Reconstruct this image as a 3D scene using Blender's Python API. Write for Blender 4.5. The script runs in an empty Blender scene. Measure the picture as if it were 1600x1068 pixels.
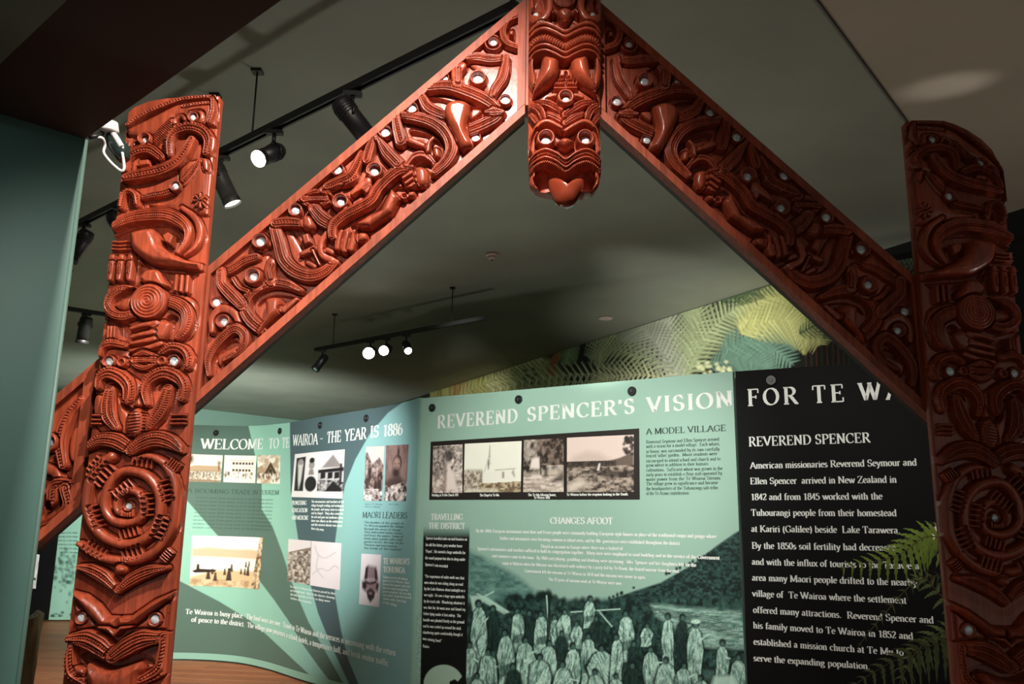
import bpy, bmesh, math, random
import numpy as np
from mathutils import Vector, Matrix

# ------------------------------------------------------------------ camera, world, lights, exposure
SC = bpy.context.scene
COL = SC.collection
FPX, PITCH, ROLL, EYE = 1316.0, math.radians(11.85), math.radians(0.75), 1.55
_fw = np.array([0, math.cos(PITCH), math.sin(PITCH)])
_u0 = np.array([0, -math.sin(PITCH), math.cos(PITCH)])
_r0 = np.array([1.0, 0, 0])
CR = math.cos(ROLL) * _r0 + math.sin(ROLL) * _u0
CU = -math.sin(ROLL) * _r0 + math.cos(ROLL) * _u0
CF = _fw
CAM = np.array([0.0, 0.0, EYE])

cam_data = bpy.data.cameras.new('camera')
cam_data.sensor_width = 36.0
cam_data.lens = FPX / 1600.0 * 36.0
cam_data.clip_start = 0.05
cam = bpy.data.objects.new('camera', cam_data)
COL.objects.link(cam)
cam.matrix_world = Matrix(((CR[0], CU[0], -CF[0], 0), (CR[1], CU[1], -CF[1], 0), (CR[2], CU[2], -CF[2], EYE), (0, 0, 0, 1)))
SC.camera = cam

SC.view_settings.view_transform = 'Standard'
SC.view_settings.look = 'None'
SC.view_settings.gamma = 1.0
SC.view_settings.use_curve_mapping = False
SC.view_settings.exposure = 0.15

wd = bpy.data.worlds.new('museum_dim_air')
SC.world = wd
wd.use_nodes = True
wd.node_tree.nodes['Background'].inputs[0].default_value = (0.75, 0.85, 0.78, 1)
wd.node_tree.nodes['Background'].inputs[1].default_value = 0.24

def spot(name, loc, aim, power, deg, blend=0.6, color=(1, .93, .82), size=0.04):
    d = bpy.data.lights.new(name, 'SPOT')
    d.energy = power; d.spot_size = math.radians(deg); d.spot_blend = blend
    d.color = color; d.shadow_soft_size = size
    o = bpy.data.objects.new(name, d); COL.objects.link(o)
    o.location = loc
    o.rotation_euler = (Vector(aim) - Vector(loc)).to_track_quat('-Z', 'Y').to_euler()
    return o

# key light on the carved gateway: a ceiling spotlight just past the soffit edge, aimed at its left half
spot('gate_key_spotlight', (-0.10, 1.26, 3.45), (-0.75, 2.5, 2.0), 235, 104, 0.85, (1, .90, .82), .03)
spot('left_post_fill', (-0.55, 1.25, 2.50), (-1.05, 2.5, 1.75), 42, 70, 0.95, (1, .90, .82), .03)  # unseen fill spot added to brighten the lower left post
# panel washes from the hung lighting tracks
spot('central_panel_spotlight', (-0.55, 3.3, 3.3), (0.45, 6.35, 1.75), 440, 58, 0.9, (.97, 1, .92), .05)
spot('curved_panel_spotlight', (-1.35, 4.4, 3.25), (-2.4, 9.2, 1.45), 1500, 44, 0.9, (.95, 1, .95), .05)
spot('right_panel_spotlight', (0.6, 3.1, 3.4), (2.0, 5.3, 1.5), 190, 60, 0.9, (1, .97, .9), .05)
spot('hall_floor_spotlight', (-3.4, 7.0, 3.3), (-4.2, 9.4, 0.0), 350, 90, 1.0, (1, .93, .82), .06)
spot('partition_spotlight', (-0.9, 0.6, 2.55), (-1.7, 1.8, 0.9), 15, 130, 1.0, (.85, .98, 1), .06)
spot('ceiling_pool_added_spot', (3.7, 3.0, 2.3), (2.10, 3.74, 3.63), 60, 7.5, .7, (1, .97, .92), .05)  # unseen spot added to throw a pale oval on the ceiling lining
spot('mural_fill', (-0.3, 4.9, 3.15), (2.0, 8.0, 2.95), 420, 40, 1.0, (1, .99, .90), .04)  # unseen fill added to brighten the fern mural; no fitting hangs there
spot('far_mural_fill', (-0.3, 4.9, 3.10), (-0.75, 13.1, 3.05), 1500, 15, 1.0, (1, .99, .88), .04)  # second unseen fill, added for the dim far end of the mural
# unseen upward fill spots, added to brighten the back wall, mural and ceilings
spot('back_wall_fill', (-3.3, 11.2, 0.9), (-6.4, 15.6, 2.6), 900, 130, 1.0, (.88, 1, .94), .7)
spot('mural_fill_up', (0.5, 6.95, 0.35), (2.3, 7.9, 2.5), 180, 84, 1.0, (1, .98, .90), .1)
spot('hall_ceiling_fill', (-0.6, 4.6, 0.25), (-0.9, 5.2, 3.65), 56, 150, 1.0, (.97, 1, .93), .15)
spot('entrance_ceiling_fill', (4.3, 2.6, 0.4), (3.0, 3.0, 3.65), 60, 130, 1.0, (1, .95, .86), .15)

# ------------------------------------------------------------------ geometry helpers
def ray(px, py):
    return (px - 800) / FPX * CR + (534 - py) / FPX * CU + CF
def on_z(px, py, z):
    d = ray(px, py); return CAM + d * ((z - EYE) / d[2])
def on_y(px, py, Y):
    d = ray(px, py); return CAM + d * (Y / d[1])

def link(name, me, mat=None, parent=None):
    o = bpy.data.objects.new(name, me)
    COL.objects.link(o)
    if mat is not None:
        for m in (mat if isinstance(mat, (list, tuple)) else [mat]):
            me.materials.append(m)
    if parent is not None:
        o.parent = parent
    return o

def thing(name, label, cat, loc=(0, 0, 0), group=None):
    o = bpy.data.objects.new(name, None)
    COL.objects.link(o)
    o.location = loc
    o.empty_display_size = 0.1
    return tag(o, label, cat, group)

def tag(o, label, cat, group=None):
    o['label'] = label; o['category'] = cat
    if group: o['group'] = group
    return o

def mesh_np(name, V, F, mat=None, parent=None, smooth=True, origin=None, colors=None):
    """one mesh object from numpy vertices and quads; vertices are given in world space"""
    V = np.asarray(V, np.float32); F = np.asarray(F, np.int32)
    if origin is None and parent is not None:
        origin = parent_world(parent)
    if origin is not None:
        V = V - np.asarray(origin, np.float32)
    me = bpy.data.meshes.new(name)
    n, k = F.shape
    me.vertices.add(len(V)); me.vertices.foreach_set('co', V.ravel())
    me.loops.add(n * k); me.loops.foreach_set('vertex_index', F.ravel())
    me.polygons.add(n)
    me.polygons.foreach_set('loop_start', np.arange(0, n * k, k, dtype=np.int32))
    me.polygons.foreach_set('loop_total', np.full(n, k, np.int32))
    me.polygons.foreach_set('use_smooth', np.full(n, smooth, bool))
    if colors is not None:
        a = me.color_attributes.new('print', 'FLOAT_COLOR', 'POINT')
        c = np.ones((len(V), 4), np.float32); c[:, :3] = colors
        a.data.foreach_set('color', c.ravel())
    me.update(calc_edges=True)
    o = link(name, me, mat, parent)
    if parent is None and origin is not None:
        o.location = origin
    return o

def parent_world(p):
    v = Vector((0, 0, 0))
    while p is not None:
        v += p.location; p = p.parent
    return np.array(v)

class MB:
    """collects simple shapes (world space) into ONE mesh"""
    def __init__(s): s.v = []; s.f = []; s.sm = []
    def add(s, vs, fs, smooth=False):
        b = len(s.v); s.v += [tuple(map(float, v)) for v in vs]
        s.f += [tuple(b + i for i in f) for f in fs]; s.sm += [smooth] * len(fs)
        return s
    def box(s, c, size, M=None):
        x, y, z = [q / 2 for q in size]
        p = [(-x, -y, -z), (x, -y, -z), (x, y, -z), (-x, y, -z), (-x, -y, z), (x, -y, z), (x, y, z), (-x, y, z)]
        if M is not None: p = [M @ Vector(q) for q in p]
        p = [(q[0] + c[0], q[1] + c[1], q[2] + c[2]) for q in p]
        return s.add(p, [(0, 3, 2, 1), (4, 5, 6, 7), (0, 1, 5, 4), (1, 2, 6, 5), (2, 3, 7, 6), (3, 0, 4, 7)])
    def prism(s, poly, y0, y1):
        """poly of (x,z) extruded along y"""
        n = len(poly)
        a = sum(poly[i][0] * poly[(i + 1) % n][1] - poly[(i + 1) % n][0] * poly[i][1] for i in range(n))
        if a < 0: poly = poly[::-1]
        p = [(x, y0, z) for x, z in poly] + [(x, y1, z) for x, z in poly]
        f = [tuple(range(n)), tuple(range(2 * n - 1, n - 1, -1))]
        f += [(i, i + n, (i + 1) % n + n, (i + 1) % n) for i in range(n)]
        return s.add(p, f)
    def slab(s, poly, z0, z1):
        n = len(poly)
        a = sum(poly[i][0] * poly[(i + 1) % n][1] - poly[(i + 1) % n][0] * poly[i][1] for i in range(n))
        if a < 0: poly = poly[::-1]
        p = [(x, y, z0) for x, y in poly] + [(x, y, z1) for x, y in poly]
        f = [tuple(range(n - 1, -1, -1)), tuple(range(n, 2 * n))]
        f += [(i, (i + 1) % n, (i + 1) % n + n, i + n) for i in range(n)]
        return s.add(p, f)
    def tube(s, pts, r, n=10, caps=True):
        pts = [Vector(p) for p in pts]
        if not isinstance(r, (list, tuple)): r = [r] * len(pts)
        vs, fs = [], []
        up = None
        for i, p in enumerate(pts):
            t = (pts[min(i + 1, len(pts) - 1)] - pts[max(i - 1, 0)]).normalized()
            if up is None:
                up = Vector((0, 0, 1)) if abs(t.z) < .9 else Vector((1, 0, 0))
            a = t.cross(up).normalized(); b = a.cross(t).normalized(); up = b
            for k in range(n):
                th = 2 * math.pi * k / n
                vs.append(p + (a * math.cos(th) + b * math.sin(th)) * r[i])
        for i in range(len(pts) - 1):
            for k in range(n):
                fs.append((i * n + k, i * n + (k + 1) % n, (i + 1) * n + (k + 1) % n, (i + 1) * n + k))
        s.add(vs, fs, True)
        if caps:
            b = len(s.v) - len(vs)
            s.f.append(tuple(b + k for k in range(n))[::-1]); s.sm.append(False)
            e = b + (len(pts) - 1) * n
            s.f.append(tuple(e + k for k in range(n))); s.sm.append(False)
        return s
    def build(s, name, mat=None, parent=None, origin=None):
        off = Vector((0, 0, 0))
        if parent is not None: off = Vector(parent_world(parent))
        elif origin is not None: off = Vector(origin)
        me = bpy.data.meshes.new(name)
        me.from_pydata([(v[0] - off[0], v[1] - off[1], v[2] - off[2]) for v in s.v], [], s.f)
        me.polygons.foreach_set('use_smooth', s.sm)
        me.update()
        o = link(name, me, mat, parent)
        if parent is None and origin is not None: o.location = origin
        return o

# ------------------------------------------------------------------ materials
def lin(r, g, b):
    f = lambda c: (c / 255) / 12.92 if c / 255 <= .04045 else ((c / 255 + .055) / 1.055) ** 2.4
    return (f(r), f(g), f(b), 1)

def material(name, color, rough=.5, metal=0.0, noise=0.0, scale=8.0, bump=0.0, bscale=60.0, coat=0.0, spec=.5, stretch=(1, 1, 1), grain=0.0):
    m = bpy.data.materials.new(name); m.use_nodes = True
    nt = m.node_tree; p = nt.nodes['Principled BSDF']
    p.inputs['Base Color'].default_value = color
    p.inputs['Roughness'].default_value = rough
    p.inputs['Metallic'].default_value = metal
    p.inputs['Coat Weight'].default_value = coat
    p.inputs['Coat Roughness'].default_value = .14
    p.inputs['Specular IOR Level'].default_value = spec
    tc = nt.nodes.new('ShaderNodeTexCoord'); mp = nt.nodes.new('ShaderNodeMapping')
    mp.inputs['Scale'].default_value = stretch
    nt.links.new(tc.outputs['Object'], mp.inputs['Vector'])
    if grain > 0:
        wv = nt.nodes.new('ShaderNodeTexNoise'); wv.inputs['Scale'].default_value = 70; wv.inputs['Detail'].default_value = 5; wv.inputs['Distortion'].default_value = .6
        gm = nt.nodes.new('ShaderNodeMapping'); gm.inputs['Scale'].default_value = (1, 1, .06)
        nt.links.new(tc.outputs['Object'], gm.inputs[0]); nt.links.new(gm.outputs[0], wv.inputs['Vector'])
    if noise > 0:
        n = nt.nodes.new('ShaderNodeTexNoise'); n.inputs['Scale'].default_value = scale; n.inputs['Detail'].default_value = 6
        nt.links.new(mp.outputs[0], n.inputs['Vector'])
        r = nt.nodes.new('ShaderNodeValToRGB')
        r.color_ramp.elements[0].position = .3; r.color_ramp.elements[1].position = .7
        r.color_ramp.elements[0].color = tuple(c * (1 - noise) for c in color[:3]) + (1,)
        r.color_ramp.elements[1].color = tuple(min(1, c * (1 + noise)) for c in color[:3]) + (1,)
        nt.links.new(n.outputs['Fac'], r.inputs[0]); nt.links.new(r.outputs[0], p.inputs['Base Color'])
        if grain > 0:
            gr = nt.nodes.new('ShaderNodeValToRGB'); gr.color_ramp.elements[0].position = .34; gr.color_ramp.elements[1].position = .62
            gr.color_ramp.elements[0].color = (1 - grain, 1 - grain, 1 - grain, 1)
            mg = nt.nodes.new('ShaderNodeMix'); mg.data_type = 'RGBA'; mg.blend_type = 'MULTIPLY'; mg.inputs['Factor'].default_value = 1
            nt.links.new(wv.outputs['Fac'], gr.inputs[0]); nt.links.new(r.outputs[0], mg.inputs['A']); nt.links.new(gr.outputs[0], mg.inputs['B']); nt.links.new(mg.outputs['Result'], p.inputs['Base Color'])
    if bump > 0:
        n2 = nt.nodes.new('ShaderNodeTexNoise'); n2.inputs['Scale'].default_value = bscale; n2.inputs['Detail'].default_value = 4
        nt.links.new(mp.outputs[0], n2.inputs['Vector'])
        b = nt.nodes.new('ShaderNodeBump'); b.inputs['Strength'].default_value = bump; b.inputs['Distance'].default_value = .01
        nt.links.new(n2.outputs['Fac'], b.inputs['Height']); nt.links.new(b.outputs[0], p.inputs['Normal'])
    return m

def print_material(name, rough=.55, spec=.35):
    m = bpy.data.materials.new(name); m.use_nodes = True
    nt = m.node_tree; p = nt.nodes['Principled BSDF']
    a = nt.nodes.new('ShaderNodeVertexColor'); a.layer_name = 'print'
    nt.links.new(a.outputs['Color'], p.inputs['Base Color'])
    p.inputs['Roughness'].default_value = rough; p.inputs['Specular IOR Level'].default_value = spec
    return m

def lamp_material(name, color, strength):
    m = bpy.data.materials.new(name); m.use_nodes = True
    p = m.node_tree.nodes['Principled BSDF']
    p.inputs['Base Color'].default_value = (.9, .9, .9, 1)
    p.inputs['Emission Color'].default_value = color; p.inputs['Emission Strength'].default_value = strength
    return m

M_WOOD = material('red_stained_carved_wood', (0.43, 0.078, 0.033, 1), .36, 0, .34, 7, .12, 90, .25, .5, (1, 1, .35), .45)
M_RIM = material('red_stained_wood_rim', (0.44, 0.090, 0.040, 1), .50, 0, .34, 10, .15, 70, 0, .35, (.4, 1, .4), .4)
M_BACK = material('dark_weathered_timber_edge', (0.030, 0.018, 0.014, 1), .6, 0, .3, 12, .1, 60)
M_TONGUE = material('polished_red_wood', (0.27, 0.045, 0.018, 1), .22, 0, .2, 7, .05, 60, .3)
def paua():
    m = material('polished_paua_shell', (.80, .83, .86, 1), .18, .15, 0)
    nt = m.node_tree; p = nt.nodes['Principled BSDF']
    n = nt.nodes.new('ShaderNodeTexNoise'); n.inputs['Scale'].default_value = 45; n.inputs['Distortion'].default_value = 2
    tc = nt.nodes.new('ShaderNodeTexCoord'); nt.links.new(tc.outputs['Object'], n.inputs['Vector'])
    r = nt.nodes.new('ShaderNodeValToRGB'); e = r.color_ramp.elements
    e[0].position = .3; e[0].color = (.42, .58, .68, 1); e[1].position = .7; e[1].color = (.95, .90, .93, 1)
    e2 = r.color_ramp.elements.new(.5); e2.color = (.80, .86, .88, 1)
    nt.links.new(n.outputs['Fac'], r.inputs[0]); nt.links.new(r.outputs[0], p.inputs['Base Color'])
    return m
M_PAUA = paua()
M_BLACK = material('black_metal', (.008, .008, .008, 1), .45, 0, 0)
M_WHITE = material('white_plastic', (.75, .75, .73, 1), .4)
# ------------------------------------------------------------------ carved relief engine
def catmull(P, n=9):
    P = np.asarray(P, float)
    if len(P) < 3: return P, np.arange(len(P), dtype=float)
    Q = np.vstack([2 * P[0] - P[1], P, 2 * P[-1] - P[-2]])
    out, par = [], []
    for i in range(1, len(Q) - 2):
        t = np.linspace(0, 1, n, endpoint=False)[:, None]
        a, b, c, d = Q[i - 1], Q[i], Q[i + 1], Q[i + 2]
        out.append(.5 * (2 * b + (c - a) * t + (2 * a - 5 * b + 4 * c - d) * t ** 2 + (3 * b - a - 3 * c + d) * t ** 3))
        par.append(i - 1 + t[:, 0])
    out.append(P[-1:]); par.append(np.array([len(P) - 1.0]))
    return np.vstack(out), np.concatenate(par)

RELIEF = 1.4   # carving depth

class Relief:
    """heights (metres, towards the viewer) over a grid of (x,z) points on the plank face"""
    def __init__(s, X, Z, to_plane, base=.004):
        s.X = X; s.Z = Z; s.x = X.ravel(); s.z = Z.ravel()
        s.H = np.full(s.x.shape, base); s.tp = to_plane; s.eyes = []
        s.mm = None
        s.base = base
    def pts(s, fr, P):
        return np.array([s.tp(fr, x, y) for x, y in P])
    def ln(s, fr, v):
        return v / fr[2] * s.mpp
    mpp = 2.5 / 1316
    deep = .011
    def near(s, P, par, W, grow):
        """nearest point of a polyline: indices, signed distance, arclength, half width"""
        wmax = float(np.max(W)) + grow
        lo = P.min(0) - wmax; hi = P.max(0) + wmax
        idx = np.nonzero((s.x > lo[0]) & (s.x < hi[0]) & (s.z > lo[1]) & (s.z < hi[1]))[0]
        x = s.x[idx]; z = s.z[idx]
        bd = np.full(len(idx), 1e9); bs = np.zeros(len(idx)); bsg = np.ones(len(idx)); bp = np.zeros(len(idx)); be = np.zeros(len(idx))
        cum = 0.0
        nS = len(P) - 1
        for i in range(nS):
            a, b = P[i], P[i + 1]; ab = b - a; L = math.hypot(*ab)
            if L < 1e-9: continue
            r = L / 2 + wmax; m = (a + b) / 2
            q = np.nonzero((np.abs(x - m[0]) < r) & (np.abs(z - m[1]) < r))[0]
            if len(q):
                dx = x[q] - a[0]; dz = z[q] - a[1]
                t0 = (dx * ab[0] + dz * ab[1]) / L / L
                t = np.clip(t0, 0, 1)
                ex = dx - t * ab[0]; ez = dz - t * ab[1]
                d = ex * ex + ez * ez
                u = d < bd[q]
                qq = q[u]; bd[qq] = d[u]
                bs[qq] = cum + t[u] * L
                bsg[qq] = np.where(ab[0] * dz[u] - ab[1] * dx[u] > 0, 1, -1)
                bp[qq] = par[i] + (par[i + 1] - par[i]) * t[u]
            cum += L
        bd = np.sqrt(bd)
        W = np.asarray(W, float)
        w = np.interp(bp, np.arange(len(W)), W) if W.ndim and len(W) > 1 else np.full(len(idx), float(np.ravel(W)[0]))
        k = bd < w + grow
        return idx[k], bd[k] * bsg[k], bs[k], w[k]
    def moat(s, idx, out, width, amt):
        """sink the wood just outside a raised shape so that its outline reads"""
        f = np.clip(out / width, 0, 1)
        lo = s.base - s.deep
        s.H[idx] = lo + (s.H[idx] - lo) * (1 - amt * (1 - f))
    def stroke(s, fr, P, hw, h=.016, lanes=0, notch=(), z0=.004, per=.0095, moat=.0045, gd=None, sharp=False, dome=.35):
        P0 = s.pts(fr, P)
        W = np.atleast_1d(np.asarray(hw, float)) / fr[2] * s.mpp
        if len(W) > 1 and len(W) != len(P0):
            W = np.interp(np.linspace(0, 1, len(P0)), np.linspace(0, 1, len(W)), W)
        if sharp: Q, par = P0, np.arange(len(P0), dtype=float)
        else: Q, par = catmull(P0)
        idx, d, sl, w = s.near(Q, par, W, moat)
        ad = np.abs(d)
        out = ad > w
        s.moat(idx[out], ad[out] - w[out], moat, .75)
        k = ~out; idx, d, sl, w = idx[k], d[k], sl[k], w[k]
        if not len(idx): return
        t = np.abs(d) / w
        e = np.clip((w - np.abs(d)) / np.minimum(.0045, .5 * w), 0, 1); e = e * (2 - e)
        val = z0 + h * (1 - dome + dome * np.sqrt(np.clip(1 - t * t, 0, 1)))
        if lanes:
            q = (d / w + 1) / 2 * lanes
            li = np.clip(np.floor(q), 0, lanes - 1); fq = q - li
            lw = 2 * w / lanes
            g = np.minimum(.62 * lw, .0058) if gd is None else gd
            b = np.minimum(fq, 1 - fq)
            inner = ((fq < .5) & (li > 0)) | ((fq >= .5) & (li < lanes - 1))
            val = val - g * np.exp(-(b / .25) ** 2) * inner
            for nl in notch:
                on = li == nl
                c = .5 + .5 * np.cos(2 * np.pi * (sl / per + .25 * fq))
                val = val - on * np.minimum(.6 * lw, .0052) * c ** 1.2
        s.H[idx] = s.H[idx] * (1 - e) + val * e
    def inside(s, Q, grow):
        lo = Q.min(0) - grow; hi = Q.max(0) + grow
        idx = np.nonzero((s.x > lo[0]) & (s.x < hi[0]) & (s.z > lo[1]) & (s.z < hi[1]))[0]
        x, z = s.x[idx], s.z[idx]
        ins = np.zeros(len(idx), bool); dm = np.full(len(idx), 1e9)
        n = len(Q)
        for i in range(n):
            a, b = Q[i], Q[(i + 1) % n]; ab = b - a
            L2 = ab @ ab
            if L2 < 1e-14: continue
            dx = x - a[0]; dz = z - a[1]
            t = np.clip((dx * ab[0] + dz * ab[1]) / L2, 0, 1)
            dm = np.minimum(dm, (dx - t * ab[0]) ** 2 + (dz - t * ab[1]) ** 2)
            c = ((a[1] > z) != (b[1] > z))
            with np.errstate(divide='ignore', invalid='ignore'):
                xi = (b[0] - a[0]) * (z - a[1]) / (b[1] - a[1]) + a[0]
            ins ^= c & (x < xi)
        d = np.sqrt(dm)
        return idx, np.where(ins, d, -d)
    def loop(s, fr, P, smooth):
        Q = s.pts(fr, P)
        if smooth:
            n = len(Q)
            E = np.vstack([Q[-2:], Q, Q[:2]])
            C, par = catmull(E, 6)
            m = (par >= 2) & (par < n + 2)
            Q = C[m]
        return Q
    def blob(s, fr, P, h=.02, bev=.012, z0=.004, smooth=True, moat=.005, tilt=None, keep=0.0):
        Q = s.loop(fr, P, smooth)
        idx, d = s.inside(Q, moat)
        o = (d <= 0) & (d > -moat)
        s.moat(idx[o], -d[o], moat, .75)
        k = d > 0; idx, d = idx[k], d[k]
        f = np.clip(d / bev, 0, 1); f = np.sqrt(np.clip(1 - (1 - f) ** 2, 0, 1))
        val = z0 + h * f
        if tilt is not None:
            c = Q.mean(0); val = val + (s.x[idx] - c[0]) * tilt[0] + (s.z[idx] - c[1]) * tilt[1]
        e = np.clip(d / .003, 0, 1)
        s.H[idx] = s.H[idx] * (1 - e) + (val + keep * s.H[idx]) * e
    def carve(s, fr, P, floor=-.011, edge=.004, smooth=True):
        Q = s.loop(fr, P, smooth)
        idx, d = s.inside(Q, 0)
        k = d > 0; idx, d = idx[k], d[k]
        e = np.clip(d / edge, 0, 1)
        s.H[idx] = np.minimum(s.H[idx], s.H[idx] * (1 - e) + floor * e)
    def eye(s, fr, c, R, r, h=.018, z0=.006, bowl=True, copper=False):
        """a raised boss with a sunk seat for a shell disc"""
        C = s.pts(fr, [c])[0]; R = s.ln(fr, R); r = s.ln(fr, r)
        d = np.hypot(s.x - C[0], s.z - C[1])
        o = (d >= R) & (d < R + .005); o = np.nonzero(o)[0]
        s.moat(o, d[o] - R, .005, .75)
        k = np.nonzero(d < R)[0]; dd = d[k]
        rs = r * 1.22
        mid = (R + rs) / 2; hwid = (R - rs) / 2
        t = np.clip(np.abs(dd - mid) / max(hwid, 1e-4), 0, 1)
        val = z0 + h * np.sqrt(np.clip(1 - t ** 2.2, 0, 1))
        val = np.where(dd < mid, np.where(dd < rs, z0 + h * .35, np.maximum(val, z0 + h * .35)), val)
        s.H[k] = val
        s.eyes.append((C[0], C[1], r, z0 + h * .35))
    def swirl(s, fr, c, R, pitch, h=.02, z0=.005, arms=1, sgn=1):
        C = s.pts(fr, [c])[0]; R = s.ln(fr, R); p = s.ln(fr, pitch)
        d = np.hypot(s.x - C[0], s.z - C[1])
        o = np.nonzero((d >= R) & (d < R + .005))[0]; s.moat(o, d[o] - R, .005, .75)
        k = np.nonzero(d < R)[0]; dd = d[k]; th = np.arctan2(s.z[k] - C[1], s.x[k] - C[0])
        f = np.clip((R - dd) / .006, 0, 1); f = f * (2 - f)
        g = .5 + .5 * np.cos(2 * np.pi * dd / p - sgn * arms * th)
        s.H[k] = z0 + h * f * (.8 + .2 * (1 - (dd / R) ** 2)) - .0038 * g ** 1.4 * np.clip(dd / p / .4, 0, 1)
    def teeth(s, fr, a, b, n, ln, hw=11, h=.013, z0=.003):
        a = np.array(a, float); b = np.array(b, float)
        t = (b - a) / np.linalg.norm(b - a); nn = np.array([-t[1], t[0]])
        for i in range(n):
            p = a + (b - a) * (i / (n - 1))
            s.stroke(fr, [p - nn * ln, p + nn * ln], hw, h, 0, z0=z0, moat=.002)
    def mesh(s, name, rows, Y, mat, parent, mirror=None, skirt_to=None, wrap=None, zmap=None):
        """rows (i0,i1) of the grid become one mesh; heights go towards -y"""
        i0, i1 = rows
        X = s.X[i0:i1 + 1]; Z = s.Z[i0:i1 + 1]; H = s.H.reshape(s.X.shape)[i0:i1 + 1]
        n, m = X.shape
        Yg = Y - H * RELIEF
        if wrap is not None: Yg = Yg + wrap[i0:i1 + 1]
        V = np.stack([X, Yg, Z], -1).reshape(-1, 3)
        I = np.arange(n * m).reshape(n, m)
        F = np.stack([I[:-1, :-1], I[:-1, 1:], I[1:, 1:], I[1:, :-1]], -1).reshape(-1, 4)
        # skirts round the border, back to the plank
        ring = np.concatenate([I[0, :], I[1:, -1], I[-1, -2::-1], I[-2:0:-1, 0]])
        yb = (Y + .0205) if skirt_to is None else skirt_to
        B = V[ring].copy(); B[:, 1] = yb
        nb = len(V); V = np.vstack([V, B])
        k = np.arange(len(ring)); k2 = (k + 1) % len(ring)
        F = np.vstack([F, np.stack([ring[k2], ring[k], nb + k, nb + k2], -1)])
        if zmap is not None: V[:, 2] = zmap(V[:, 0], V[:, 2])
        if mirror is not None:
            V = V.copy(); V[:, 0] = 2 * mirror - V[:, 0]; F = F[:, ::-1]
        return mesh_np(name, V, F, mat, parent)

XC = 0.150   # the gateway's axis of symmetry

def shell_disc(e, Y, parent, mirror=None, mat=None, name='paua_eye'):
    x, z, r, hgt = e
    hgt = hgt * RELIEF
    if mirror is not None: x = 2 * mirror - x
    mb = MB(); n = 18; vs = [(x, Y - hgt - .0042, z)]; fs = []
    prof = [(.45, .0040), (.8, .0030), (1.0, .0012), (1.0, -.001)]
    for k, (q, dy) in enumerate(prof):
        for i in range(n):
            a = 2 * math.pi * i / n
            vs.append((x + r * q * math.cos(a), Y - hgt - dy, z + r * q * math.sin(a)))
    fs += [(0, 1 + i, 1 + (i + 1) % n) for i in range(n)]
    for k in range(len(prof) - 1):
        for i in range(n):
            fs.append((1 + k * n + i, 1 + (k + 1) * n + i, 1 + (k + 1) * n + (i + 1) % n, 1 + k * n + (i + 1) % n))
    mb.add(vs, fs, True)
    return mb.build(name, mat or M_PAUA, parent)
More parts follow.
